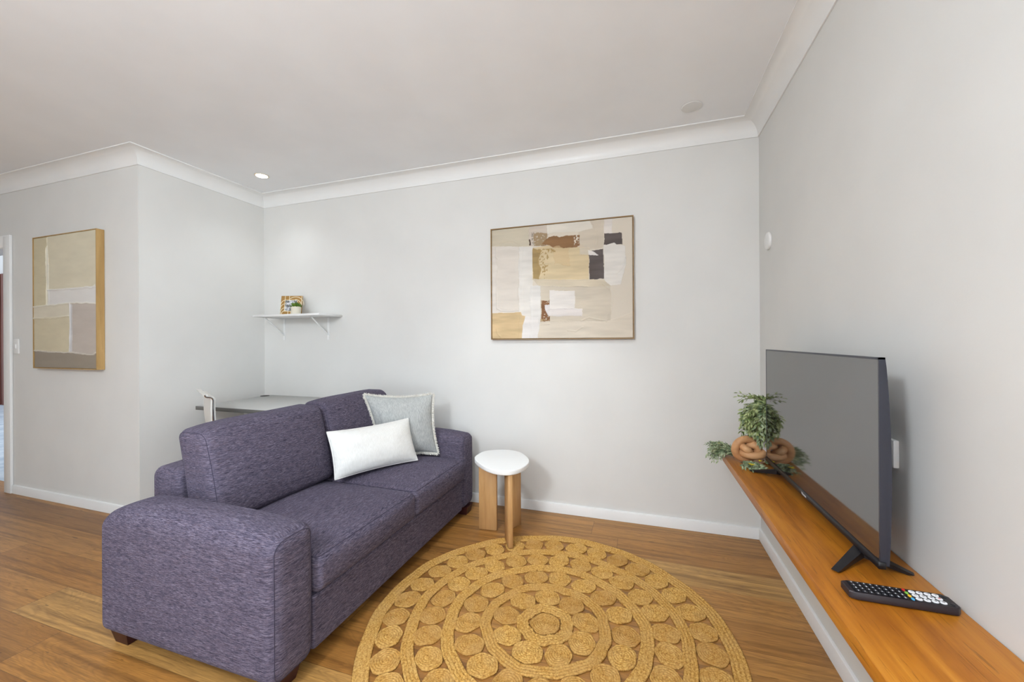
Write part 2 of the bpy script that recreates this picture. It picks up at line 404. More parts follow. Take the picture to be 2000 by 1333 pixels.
def pt_on(lo, hi, p, deform):
    lo = Vector(lo); hi = Vector(hi); c = (lo + hi) / 2; h = (hi - lo) / 2; q = Vector(p) - c
    return deform(q.copy(), Vector([q[a] / h[a] for a in range(3)]), h) + c if deform else Vector(p)
def rrect(ax, val, lo, hi, r, n=8, m=14):
    """rounded rectangle loop in the plane axis=val"""
    a1, a2 = [x for x in range(3) if x != ax]; pts = []
    (x0, y0), (x1, y1) = (lo[a1], lo[a2]), (hi[a1], hi[a2])
    cor = [(x1 - r, y1 - r, 0), (x0 + r, y1 - r, PI / 2), (x0 + r, y0 + r, PI), (x1 - r, y0 + r, 3 * PI / 2)]
    for i, (cx, cy, a0) in enumerate(cor):
        for k in range(n + 1): a = a0 + PI / 2 * k / n; pts.append((cx + r * math.cos(a), cy + r * math.sin(a)))
        nx = cor[(i + 1) % 4]; e0 = pts[-1]; e1 = (nx[0] + r * math.cos(nx[2]), nx[1] + r * math.sin(nx[2]))
        for k in range(1, m): pts.append((e0[0] + (e1[0] - e0[0]) * k / m, e0[1] + (e1[1] - e0[1]) * k / m))
    out = []
    for a, b in pts: p = [0, 0, 0]; p[ax] = val; p[a1] = a; p[a2] = b; out.append(tuple(p))
    return out

# ------------------------------------------------------------------ sofa
SX, SY = -1.53, 1.70
sofa = thing('sofa', (SX, SY, 0), 'dark purple grey two-seat fabric sofa with wide padded arms', 'sofa')
def L(p): return (p[0] - SX, p[1] - SY, p[2])
def upart(name, lo, hi, r, m, deform=None, n=(12, 8, 8), loops=(), parent=None, pr=0.0014):
    lo, hi = L(lo), L(hi)
    vs, fs, c, h = rbox(lo, hi, r, n, deform)
    o = mesh_obj(name, vs, fs, m, sofa, True)
    b = MB()
    for ax, val, ins, rr in loops:
        v = val - (SX if ax == 0 else SY if ax == 1 else 0)
        l2 = [lo[i] + ins[i] for i in range(3)]; h2 = [hi[i] - ins[i] for i in range(3)]
        pts = [pt_on(lo, hi, p, deform) for p in rrect(ax, v, l2, h2, rr)]
        MB().tube(pts, pr, 6, closed=True).build('piping', M['piping'], o)
    return o
osd = 1
def arm_def(q, u, h):
    if q.z > 0:
        w = min(1, (q.z / h.z)); q.z += 0.030 * w * (1 - abs(u.x) ** 3.2) * (1 - 0.55 * u.y ** 2) - 0.004 * w
        q.z -= 0.022 * w * max(0, -u.x - 0.72) / 0.28
        q.z -= 0.014 * w * max(0, -u.y) ** 2 * osd + 0.014 * w * max(0, u.y) ** 2 * (1 - osd)
    q.y += 0.006 * (1 if q.y > 0 else -1) * (1 - u.x ** 2) * (1 - u.z ** 2)
    q.x += 0.006 * (1 if q.x > 0 else -1) * (1 - u.y ** 2) * (1 - u.z ** 2) * abs(u.x)
    return q
upart('armrest', (-1.948, 0.928, 0.052), (-1.088, 1.100, 0.525), (0.03, 0.045, 0.045), M['fab_x'], arm_def, (22, 8, 12), [(0, -1.096, (0, 0.0138, 0.0138), 0.031)])
upart('armrest', (-1.948, 2.322, 0.052), (-1.094, 2.490, 0.525), (0.03, 0.045, 0.045), M['fab_x'], arm_def, (22, 8, 12), [(0, -1.102, (0, 0.0138, 0.0138), 0.031)])
upart('base', (-1.955, 1.102, 0.055), (-1.100, 2.320, 0.246), 0.012, M['fab_y'], None, (8, 10, 4))
def bk_def(q, u, h):
    if q.z > 0: q.z += 0.012 * (1 - u.y ** 4)
    return q
upart('back_frame', (-1.985, 1.115, 0.25), (-1.815, 2.318, 0.618), (0.045, 0.03, 0.045), M['fab_y'], bk_def, (6, 16, 8))
def seat_def(q, u, h):
    f = (1 - u.y ** 4) * (1 - u.x ** 4)
    if q.z > 0: q.z += 0.030 * (1 - abs(u.y) ** 2.6) * (1 - abs(u.x) ** 3) * u.z
    if q.x > 0: q.x += 0.012 * (1 - u.y ** 2) * (1 - u.z ** 2)
    return q
for y0, y1 in ((1.106, 1.738), (1.742, 2.316)):
    upart('seat_cushion', (-1.80, y0, 0.249), (-1.078, y1, 0.388), (0.04, 0.022, 0.034), M['fab_y'], seat_def, (16, 16, 6),
          [(2, 0.380, (0.0136, 0.0072, 0), 0.02), (2, 0.255, (0.0165, 0.009, 0), 0.02)])
def back_cushion(y0, y1, drop):
    def d(q, u, h):
        t = (u.z + 1) / 2
        q.x = q.x * (1.0 + 0.10 * (1 - t))
        q.x += (0.028 if q.x > 0 else -0.012) * (1 - abs(u.y) ** 3) * (1 - abs(u.z) ** 2.5) * abs(u.x)
        q.x += -0.070 * t - 0.015 * t * t + 0.062
        if q.z > 0: q.z += ((0.014 if drop == 0 else -0.002) * (1 - abs(u.y) ** 3) + (0.012 * max(0, u.y) ** 2 if drop == 0 else 0) - drop * max(0, -u.y) ** 4) * u.z
        return q
    lo, hi = (-1.820, y0, 0.405), (-1.650, y1, 0.802)
    upart('back_cushion', lo, hi, (0.045, 0.032, 0.045), M['fab_y'], d, (8, 16, 14),
          [(1, y0 + 0.012, (0.0095, 0, 0.0095), 0.035), (1, y1 - 0.012, (0.0095, 0, 0.0095), 0.035)])
    # long seam over the front top edge comes with the end panels
back_cushion(1.118, 1.746, 0.022)
back_cushion(1.754, 2.335, 0.0)
for x, y in ((-1.885, 1.002), (-1.160, 1.012), (-1.885, 2.42), (-1.135, 2.41)):
    b = MB(); t = 0.047; s = 0.036
    vs = [(x - SX + a * s, y - SY + c * s, 0.001) for a, c in ((-1, -1), (1, -1), (1, 1), (-1, 1))] + [(x - SX + a * t, y - SY + c * t, 0.0535) for a, c in ((-1, -1), (1, -1), (1, 1), (-1, 1))]
    b.add(vs, [(0, 1, 2, 3), (4, 5, 6, 7), (0, 1, 5, 4), (1, 2, 6, 5), (2, 3, 7, 6), (3, 0, 4, 7)]).build('leg', M['dark_leg'], sofa, smooth=False)

# ------------------------------------------------------------------ scatter cushions
def pillow(name, BL, BR, TL, TR, thick, m, label, bulge_out, n=36, pinch=0.05, fringe=False, seed=1):
    BL, BR, TL, TR = map(Vector, (BL, BR, TL, TR)); c = (BL + BR + TL + TR) / 4
    ux = (BR - BL + TR - TL).normalized(); uy = (TL - BL + TR - BR).normalized(); nn = ux.cross(uy).normalized()
    if nn.dot(Vector(bulge_out)) < 0: nn = -nn
    root = thing(name, tuple(c), label, 'cushion')
    def surf(u, v, side):
        # u, v in -1..1 ; edges bow inwards, corners stay
        s, t = (u + 1) / 2, (v + 1) / 2
        p = BL * (1 - s) * (1 - t) + BR * s * (1 - t) + TL * (1 - s) * t + TR * s * t
        p = p - ux * (pinch * 0.5 * u * abs(u) * (1 - v * v) * 0.9) - uy * (pinch * 0.5 * v * abs(v) * (1 - u * u) * 0.9)
        f = max(0, (1 - abs(u) ** 2.6)) ** 0.62 * max(0, (1 - abs(v) ** 2.6)) ** 0.62
        w = mnoise.noise(Vector((u * 1.7 + seed, v * 1.7, side * 3))) * 0.012 * f
        ew = (max(abs(u), abs(v)) ** 6)
        w += 0.003 * ew * (1 - ew) * 4 * mnoise.noise(Vector((u * 7 + seed, v * 7, side * 9)))
        return p - c + nn * (side * thick / 2 * f + w)
    vs, fs = [], []; N = n
    def tn(i): x = -1 + 2 * i / N; return math.copysign(1 - (1 - abs(x)) ** 1.35, x)
    idx = {}
    for side in (1, -1):
        for i in range(N + 1):
            for j in range(N + 1):
                edge = i in (0, N) or j in (0, N)
                if edge and side == -1: idx[(side, i, j)] = idx[(1, i, j)]; continue
                idx[(side, i, j)] = len(vs); vs.append(surf(tn(i), tn(j), side))
        for i in range(N):
            for j in range(N): fs.append((idx[(side, i, j)], idx[(side, i + 1, j)], idx[(side, i + 1, j + 1)], idx[(side, i, j + 1)]))
    cov = mesh_obj('cover', vs, fs, m, root)
    # seam cord / fringe all round
    loop = []
    K = 70
    for k in range(4 * K):
        s, q = divmod(k, K); t = -1 + 2 * q / K
        u, v = ((t, -1), (1, t), (-t, 1), (-1, -t))[s]
        loop.append((surf(u, v, 1), u, v))
    if not fringe:
        MB().tube([p for p, _, _ in loop], 0.0028, 6, closed=True).build('seam', m, root)
    else:
        rnd = random.Random(seed); b = MB()
        for k in range(len(loop)):
            p0, u, v = loop[k]; p1 = loop[(k + 1) % len(loop)][0]
            for q in range(5):
                p = p0.lerp(p1, rnd.random())
                o = (ux * (u if abs(u) > 0.999 else u * 0.0) + uy * (v if abs(v) > 0.999 else 0.0))
                if o.length < 0.1: o = uy
                o = (o.normalized() + (ux * rnd.uniform(-.5, .5) + uy * rnd.uniform(-.5, .5)) * 0.8 + nn * rnd.uniform(-.55, .55)).normalized()
                ln = rnd.uniform(0.011, 0.019)
                mid = p + o * ln * 0.55 + nn * rnd.uniform(-.003, .003)
                b.tube([p, mid, p + o * ln + Vector((0, 0, -0.002))], [0.0022, 0.002, 0.0009], 4)
        b.build('fringe', M['fringe'], root)
    return root
pillow('scatter_cushion', (-1.560, 2.095, 0.420), (-1.262, 2.292, 0.418), (-1.650, 2.066, 0.812), (-1.292, 2.286, 0.800), 0.135, M['grey_linen'],
       'light grey square cushion with a cream fringe, behind the white cushion on the sofa', (1, -1, 0), pinch=0.045, fringe=True, seed=3)
pillow('lumbar_cushion', (-1.520, 1.668, 0.425), (-1.288, 2.092, 0.428), (-1.602, 1.700, 0.662), (-1.378, 2.132, 0.668), 0.135, M['white_velvet'],
       'plain white rectangular cushion in front of the grey fringed one on the sofa', (1, -1, 0), pinch=0.022, seed=8)

# ------------------------------------------------------------------ side table
TX, TY = -0.79, 2.205
tb = thing('side_table', (TX, TY, 0), 'small side table with white pebble top and three pale timber plank legs', 'table')
outl = [(-0.97, 2.25), (-0.955, 2.35), (-0.887, 2.405), (-0.811, 2.422), (-0.735, 2.396), (-0.681, 2.338), (-0.64, 2.27), (-0.621, 2.193), (-0.628, 2.113), (-0.652, 2.056), (-0.693, 2.021), (-0.758, 2.019), (-0.829, 2.052), (-0.902, 2.117), (-0.954, 2.185)]
def catmull(P, k=6):
    out = []; n = len(P)
    for i in range(n):
        p0, p1, p2, p3 = [Vector(P[(i + j) % n]) for j in (-1, 0, 1, 2)]
        for q in range(k):
            t = q / k; out.append(0.5 * ((2 * p1) + (p2 - p0) * t + (2 * p0 - 5 * p1 + 4 * p2 - p3) * t * t + (3 * p1 - p0 - 3 * p2 + p3) * t ** 3))
    return out
def pebble(P, z0, z1, r, name, m, parent):
    n = len(P); c = sum(P, Vector((0, 0))) / n; vs, fs = [], []
    prof = [(0.0, z0, 1)] + [(r * (1 - math.sin(a)), z0 + r * (1 - math.cos(a)), 0) for a in [PI / 2 * i / 4 for i in range(5)]] + [(r * (1 - math.cos(a)), z1 - r * (1 - math.sin(a)), 0) for a in [PI / 2 * i / 4 for i in range(5)]]
    prof = prof[1:]
    for off, z in [(o, zz) for o, zz, _ in prof]:
        for p in P:
            d = p - c; q = c + d * (1 - off / d.length); vs.append((q.x, q.y, z))
    k = len(prof)
    for i in range(k - 1):
        for j in range(n): j2 = (j + 1) % n; fs.append((i * n + j, i * n + j2, (i + 1) * n + j2, (i + 1) * n + j))
    fs += [tuple(range(n)), tuple((k - 1) * n + j for j in range(n))]
    return mesh_obj(name, vs, fs, m, parent, True, 50)
M['pebble'] = paint_mat('white_tabletop', rgb(240, 240, 238), 0.55, 0.25)
pebble(catmull([(x - TX, y - TY) for x, y in outl]), 0.415, 0.441, 0.005, 'tabletop', M['pebble'], tb)
def plank(p, q, z0, th=0.026):
    p = Vector((p[0] - TX, p[1] - TY, 0)); q = Vector((q[0] - TX, q[1] - TY, 0)); d = q - p; a = math.atan2(d.y, d.x); Ln = d.length; c = (p + q) / 2
    return MB().box((-Ln / 2, -th / 2, z0), (Ln / 2, th / 2, 0.4145), 0.002, 1, rot=Matrix.Translation((c.x, c.y, 0)) @ Matrix.Rotation(a, 4, 'Z'), at=(0, 0, 0)).build('leg', M['oak'], tb, angle=30)
plank((-0.944, 2.232), (-0.834, 2.244), 0.001)
plank((-0.736, 2.140), (-0.680, 2.042), 0.0135)
plank((-0.775, 2.265), (-0.727, 2.362), 0.001)

# ------------------------------------------------------------------ rug
RX, RY = -0.372, 1.552
rug = thing('round_rug', (RX, RY, 0), 'round golden jute rug of braided rings and coiled discs', 'rug')
def coil_mesh(R, seed, seg=72):
    rnd = random.Random(seed); turns = max(3, round(R / 0.0085)); nr = turns * 5
    vs, fs = [], []
    ph = rnd.random() * 6; sq = rnd.uniform(0.0, 0.10); pa = rnd.random() * PI; kk = rnd.choice((5, 6, 6))
    for i in range(nr + 1):
        for k in range(seg):
            a = 2 * PI * k / seg; r = R * i / nr
            rim = (r / R) ** 4; rr = r * (1 + rim * (sq * math.cos(2 * (a - pa)) + 0.035 * math.cos(kk * a + ph)))
            w = r / (R / turns) + a / (2 * PI)                       # spiral coordinate
            fr = w % 1.0; hgt = abs(math.sin(PI * fr)) ** 0.7
            lob = 0.5 + 0.5 * math.sin(a * max(3, int(w)) * 3.2 + 6 * abs(fr - .5) + ph)
            z = 0.0045 + 0.0042 * hgt * (0.62 + 0.38 * lob) + 0.0012 * math.sin(3 * a + ph)
            if i == nr: z = 0.0012
            if i == nr: rr *= 1 + 0.02 * math.sin(a * 26)
            vs.append((rr * math.cos(a), rr * math.sin(a), z))
    for i in range(nr):
        for k in range(seg):
            k2 = (k + 1) % seg; fs.append((i * seg + k, i * seg + k2, (i + 1) * seg + k2, (i + 1) * seg + k))
    fs.append(tuple((nr) * seg + k for k in range(seg)))
    me = bpy.data.meshes.new('coiled_disc'); me.from_pydata(vs, [], fs); me.materials.append(M['jute'])
    for p in me.polygons: p.use_smooth = True
    return me
def band(r0, r1, rows, seed):
    rnd = random.Random(seed); rm = (r0 + r1) / 2; seg = max(160, int(2 * PI * rm / 0.0042)); nr = rows * 5; vs, fs = [], []
    lobes = int(2 * PI * rm / 0.0135); ph = [rnd.random() * 6 for _ in range(9)]
    for i in range(nr + 1):
        for k in range(seg):
            a = 2 * PI * k / seg; t = i / nr; w = t * rows; fr = w % 1.0; row = min(rows - 1, int(w)); 
            hgt = abs(math.sin(PI * fr)) ** 0.6 if 0 < i < nr else 0
            s = 1 if row % 2 else -1
            lob = 0.5 + 0.5 * math.sin(lobes * a + s * 3.0 * (fr - .5) + ph[row])
            z = 0.005 + 0.0042 * hgt * (0.55 + 0.45 * lob)
            if i in (0, nr): z = 0.0012
            wob = 0.0035 * math.sin(5 * a + ph[6]) + 0.0022 * math.sin(11 * a + ph[7]) + 0.0012 * math.sin(23 * a + ph[8])
            r = r0 + (r1 - r0) * t + wob + (0.0012 * math.sin(lobes * a) if i in (0, nr) else 0)
            vs.append((r * math.cos(a), r * math.sin(a), z))
    for i in range(nr):
        for k in range(seg):
            k2 = (k + 1) % seg; fs.append((i * seg + k, i * seg + k2, (i + 1) * seg + k2, (i + 1) * seg + k))
    # flat underside
    for k in range(seg):
        k2 = (k + 1) % seg; fs.append((k, k2, nr * seg + k2, nr * seg + k))
    return mesh_obj('braided_ring', vs, fs, M['jute'], rug)
for r0, r1, rows, sd in ((0.064, 0.116, 4, 1), (0.213, 0.262, 4, 2), (0.364, 0.417, 4, 3), (0.514, 0.564, 4, 4), (0.664, 0.722, 4, 5)): band(r0, r1, rows, sd)
def disc(me, x, y, rz, s=1.0):
    o = bpy.data.objects.new('coiled_disc', me); COL.objects.link(o); o.parent = rug; o.location = (x, y, 0.0); o.rotation_euler = (0, 0, rz); o.scale = (s, s, 1)
disc(coil_mesh(0.060, 99), 0, 0, 0)
coils = [coil_mesh(0.0535, i) for i in range(7)]
rr = random.Random(5)
for R, n, a0 in ((0.1645, 9, 0.35), (0.313, 17, 0.1), (0.4655, 26, 0.2), (0.614, 34, 0.05)):
    for k in range(n):
        a = a0 + 2 * PI * k / n + rr.uniform(-0.01, 0.01)
        s = min(1.03, (2 * PI * R / n) / 0.1085) * rr.uniform(0.965, 1.015)
        disc(rr.choice(coils), R * math.cos(a), R * math.sin(a), rr.random() * 6.28, s)

# ------------------------------------------------------------------ timber wall shelf with the TV
ZS = 0.568
sh = MB().box((0.389, -0.2, ZS - 0.034), (W - 0.002, 2.235, ZS), 0.003, 2)
tag(sh.build('wall_shelf', M['shelf_wood'], angle=30), 'long floating timber shelf along the right wall, under the television', 'shelf')

TVY, TVX = 1.585, 0.536
tv = thing('television', (TVX, TVY, ZS), 'flat black television standing on the long timber shelf', 'television')
def tvl(x, y, z): return (x - TVX, y - TVY, z - ZS)
scr = mat('tv_screen', rgb(26, 24, 26), 0.06, spec=0.5); scr.node_tree.nodes['Principled BSDF'].inputs['IOR'].default_value = 2.8
MB().box(tvl(0.5305, 1.152, 0.622), tvl(0.5325, 2.026, 1.096)).build('screen', scr, tv, smooth=False)
bz = MB()
bz.box(tvl(0.5300, 1.147, 1.0965), tvl(0.5420, 2.031, 1.101)).box(tvl(0.5300, 1.147, 0.622), tvl(0.542, 1.1515, 1.101)).box(tvl(0.5300, 2.0265, 0.622), tvl(0.542, 2.031, 1.101))
M['tv_side'] = mat('tv_side_plastic', rgb(46, 48, 58), 0.35)
bz.build('bezel', M['tv_side'], tv, smooth=False)
MB().box(tvl(0.5262, 1.146, 0.604), tvl(0.542, 2.032, 0.6215), 0.0015, 1).build('chin', M['black'], tv, angle=30)
# bulging back shell
ny, nz = 30, 24; vs = []
def g_off(z):
    t = (1.098 - z) / (1.098 - 0.61); return 0.010 + 0.045 * math.sin(min(1, max(0, t)) * PI * 0.86) ** 0.8 if t > 0 else 0.0
for i in range(ny + 1):
    y = 1.150 + (2.028 - 1.150) * i / ny; ed = min((y - 1.150), (2.028 - y)); hh = 0.24 + 0.76 * min(1, ed / 0.22)
    for j in range(nz + 1):
        z = 0.612 + (1.098 - 0.612) * j / nz
        vs.append(tvl(0.5415 + max(0.002, g_off(z) * hh), y, z))
nb = len(vs)
for i in range(ny + 1):
    y = 1.150 + (2.028 - 1.150) * i / ny
    for j in range(nz + 1): vs.append(tvl(0.5340, y, 0.612 + (1.098 - 0.612) * j / nz))
fs = []; Q = nz + 1
for i in range(ny):
    for j in range(nz):
        fs.append((i * Q + j, (i + 1) * Q + j, (i + 1) * Q + j + 1, i * Q + j + 1)); fs.append(tuple(nb + x for x in (i * Q + j, i * Q + j + 1, (i + 1) * Q + j + 1, (i + 1) * Q + j)))
for i in range(ny):
    for j in (0, nz): fs.append((i * Q + j, (i + 1) * Q + j, nb + (i + 1) * Q + j, nb + i * Q + j))
for j in range(nz):
    for i in (0, ny): fs.append((i * Q + j, i * Q + j + 1, nb + i * Q + j + 1, nb + i * Q + j))
mesh_obj('back_shell', vs, fs, M['tv_side'], tv, True, 40)
# electronics housing: a rounded box along the lower back
pf = [(0.5425, 0.606), (0.549, 0.606), (0.5535, 0.611), (0.5565, 0.622), (0.557, 0.66), (0.557, 0.695), (0.5545, 0.708), (0.550, 0.718), (0.5425, 0.724)]
b = MB(); b.prism([(x - TVX, z - ZS) for x, z in pf], 1.163 - TVY, 2.010 - TVY, 'y'); b.build('housing', M['tv_side'], tv, angle=40)
for y0, sy in ((1.250, -1), (1.898, 1)):
    f = MB()
    for tip in ((0.452, y0 + sy * 0.075), (0.628, y0 + sy * 0.035)):
        a = Vector((0.535, y0, 0.6075)); t = Vector((tip[0], tip[1], ZS + 0.0008)); d = (t - a); hd = Vector((d.x, d.y, 0)).normalized(); sd = Vector((-hd.y, hd.x, 0))
        P = [a + sd * 0.013 - hd * 0.004, a - sd * 0.013 - hd * 0.004, t - sd * 0.008, t + sd * 0.008]
        lowa = 0.020
        vs = [tvl(*p) for p in P] + [tvl(P[0].x, P[0].y, P[0].z - lowa), tvl(P[1].x, P[1].y, P[1].z - lowa), tvl(P[2].x - hd.x * 0.012, P[2].y - hd.y * 0.012, ZS + 0.0008), tvl(P[3].x - hd.x * 0.012, P[3].y - hd.y * 0.012, ZS + 0.0008)]
        vs[2] = tvl(P[2].x, P[2].y, ZS + 0.004); vs[3] = tvl(P[3].x, P[3].y, ZS + 0.004)
        f.add(vs, [(0, 1, 2, 3), (4, 5, 6, 7), (0, 1, 5, 4), (1, 2, 6, 5), (2, 3, 7, 6), (3, 0, 4, 7)])
    f.build('foot', M['black'], tv, smooth=False)
def text_mesh(name, s, size, m, parent, mtx, depth=0.0003):
    c = bpy.data.curves.new(name, 'FONT'); c.body = s; c.size = size; c.extrude = depth; c.align_x = 'CENTER'; c.align_y = 'CENTER'
    o = bpy.data.objects.new(name + '_tmp', c); COL.objects.link(o); dg = bpy.context.evaluated_depsgraph_get()
    me = bpy.data.meshes.new_from_object(o.evaluated_get(dg)); bpy.data.objects.remove(o); bpy.data.curves.remove(c)
    me.transform(mtx); me.materials.clear(); me.materials.append(m); q = bpy.data.objects.new(name, me); COL.objects.link(q); q.parent = parent; return q
# the wordmark on the chin, reading from the room side (text x -> -y, text y -> +z)
mt = Matrix.Translation(tvl(0.5260, 1.592, 0.6128)) @ Matrix(((0, 0, -1, 0), (-1, 0, 0, 0), (0, 1, 0, 0), (0, 0, 0, 1)))
text_mesh('wordmark', 'Hisense', 0.0125, mat('silver_print', rgb(225, 225, 225), 0.4), tv, mt)

# ------------------------------------------------------------------ remote control
RO = Vector((0.4365, 1.060, ZS + 0.0005)); RL, RW, RH = 0.192, 0.050, 0.018
rem = thing('remote_control', tuple(RO + Vector((RL / 2, RW / 2, 0))), 'black remote control with white number buttons on the shelf in front of the television', 'remote control')
def rl(x, y, z): return (x - RL / 2, y - RW / 2, z)
mr = mat('remote_body_plastic', rgb(34, 24, 28), 0.4)
b = MB(); ol = [(0.012, 0), (RL - 0.008, 0.0), (RL, 0.008), (RL, RW - 0.008), (RL - 0.008, RW), (0.012, RW), (0, RW - 0.006), (0, 0.006)]
vs = [rl(x, y, 0.003) for x, y in ol] + [rl(x, y, RH - 0.002) for x, y in ol] + [rl(RL / 2 + (x - RL / 2) * 0.985, RW / 2 + (y - RW / 2) * 0.94, RH) for x, y in ol] + [rl(RL / 2 + (x - RL / 2) * 0.95, RW / 2 + (y - RW / 2) * 0.8, 0) for x, y in ol]
n = 8; fs = [tuple(range(3 * n, 4 * n)), tuple(range(2 * n, 3 * n))]
for a, c in ((3, 0), (0, 1), (1, 2)):
    for i in range(n): fs.append((a * n + i, a * n + (i + 1) % n, c * n + (i + 1) % n, c * n + i))
b.add(vs, fs).build('body', mr, rem, angle=40)
MB().box(rl(0.010, 0.004, RH - 0.001), rl(RL - 0.010, RW - 0.004, RH + 0.0004)).build('faceplate', mat('remote_gloss', rgb(14, 14, 20), 0.25), rem, smooth=False)
def button(x, y, rx, ry, m, h=0.0022, z0=RH):
    prof = [(1.0, 0), (1.0, 0.7), (0.88, 1.0)]; vs = []; k = 14
    for r, hh in prof:
        for i in range(k): a = 2 * PI * i / k; vs.append(rl(x + rx * r * math.cos(a), y + ry * r * math.sin(a), z0 + h * hh))
    fs = [tuple(range(2 * k, 3 * k)), tuple(range(k))] + [(r * k + i, r * k + (i + 1) % k, (r + 1) * k + (i + 1) % k, (r + 1) * k + i) for r in range(2) for i in range(k)]
    return MB().add(vs, fs).build('button', m, rem, angle=40)
m_w = mat('button_white', rgb(240, 240, 242), 0.35); m_k = mat('button_black', rgb(26, 26, 34), 0.4)
m_c = {n_: mat('button_' + n_, rgb(*c), 0.4) for n_, c in (('red', (196, 30, 30)), ('green', (130, 190, 70)), ('yellow', (240, 190, 30)), ('blue', (70, 170, 220)))}
m_p = mat('button_print', rgb(215, 215, 220), 0.5); m_pd = mat('button_print_dark', rgb(60, 50, 60), 0.5)
nums = [['1', '4', '7', 'P'], ['2', '5', '8', '0'], ['3', '6', '9', 'O']]
for r in range(3):
    for c in range(4):
        x, y = 0.126 + c * 0.0135, 0.012 + r * 0.0128
        bt = button(x, y, 0.0058, 0.0050, m_w)
        text_mesh('numeral', nums[2 - r][c], 0.0062, m_pd if (r, c) != (1, 3) else m_c['red'], bt, Matrix.Translation(rl(x, y, RH + 0.0023)) @ Matrix.Rotation(-PI / 2, 4, 'Z'))
for i, k in enumerate(('blue', 'yellow', 'green', 'red')): button(0.1135, 0.0085 + i * 0.0108, 0.0028, 0.0045, m_c[k])
rnd = random.Random(4)
for r in range(4):
    for c in range(8):
        x, y = 0.0185 + c * 0.0118, 0.009 + r * 0.0108
        bt = button(x, y, 0.0046, 0.0042, m_k, 0.0014)
        w_ = rnd.uniform(0.0009, 0.0026)
        MB().box(rl(x - 0.0010, y - w_, RH + 0.0014), rl(x + 0.0010, y + w_, RH + 0.0017)).build('print', m_p, bt, smooth=False)
button(0.1815, 0.012, 0.0045, 0.0045, m_k, 0.0014); button(0.1815, 0.038, 0.0045, 0.0045, m_k, 0.0014)

# ------------------------------------------------------------------ wooden knot
KX, KY = 0.478, 2.108
kt = thing('wooden_knot', (KX, KY, ZS), 'carved pale wooden knot ornament at the far end of the shelf', 'ornament')
pts = []
for i in range(160):
    t = 2 * PI * i / 160
    x = (2 + math.cos(2 * t)) * math.cos(3 * t); y = (2 + math.cos(2 * t)) * math.sin(3 * t); z = math.sin(4 * t)
    p = Vector((x * 0.0205, z * 0.0270, y * 0.0150))
    p = Matrix.Rotation(math.radians(-28), 3, 'X') @ p
    pts.append(p)
mz = min(p.z for p in pts)
rot = Matrix.Rotation(math.radians(14), 3, 'Z'); KR = 0.0168
pts = [rot @ (p + Vector((0, 0, -mz + KR + 0.0005))) for p in pts]
b = MB().tube(pts, KR, 18, closed=True); b.build('carved_loop', M['knot_wood'], kt)

# ------------------------------------------------------------------ foliage
def leaf(b, p, d, nrm, ln, wd):
    d = d.normalized(); s = d.cross(nrm)
    if s.length < 1e-4: s = d.cross(Vector((1, 0, 0)))
    s.normalize(); up = s.cross(d)
    P = []
    for t, w in ((0, 0.05), (0.25, 0.75), (0.5, 1.0), (0.78, 0.6), (1.0, 0.03)):
        c = p + d * ln * t - up * (ln * 0.16 * t * t)
        P += [c - s * w * wd / 2 + up * wd * 0.12 * w, c, c + s * w * wd / 2 + up * wd * 0.12 * w]
    b.add(P, [(i * 3 + k, i * 3 + k + 1, (i + 1) * 3 + k + 1, (i + 1) * 3 + k) for i in range(4) for k in range(2)])
def sprig(bl, bs, ctrl, rnd, leaves=16, ln=0.022, wd=0.009, r=0.0011):
    C = [Vector(c) for c in ctrl]; n = 18; pts = []
    for i in range(n + 1):
        t = i / n; k = len(C) - 1; Q = C[:]
        while len(Q) > 1: Q = [Q[j].lerp(Q[j + 1], t) for j in range(len(Q) - 1)]
        pts.append(Q[0])
    bs.tube(pts, [r * (1 - 0.6 * i / n) for i in range(n + 1)], 5)
    for k in range(leaves):
        t = 0.10 + 0.9 * (k + rnd.random() * 0.5) / leaves; i = min(n - 1, int(t * n)); p = pts[i].lerp(pts[i + 1], t * n - i if t < 1 else 1); tg = (pts[i + 1] - pts[i]).normalized()
        for sd in (1, -1):
            v = Vector((rnd.uniform(-1, 1), rnd.uniform(-1, 1), rnd.uniform(-1, 1)))
            lat = (v - tg * v.dot(tg)).normalized()
            dr = (tg * 0.75 + lat * sd * 0.8).normalized()
            leaf(bl, p, dr, Vector((rnd.uniform(-.6, .6), rnd.uniform(-1, .2), rnd.uniform(.2, 1))), ln * rnd.uniform(0.7, 1.15), wd * rnd.uniform(0.75, 1.1))
    leaf(bl, pts[-1], (pts[-1] - pts[-2]), Vector((0, -.5, 1)), ln, wd)

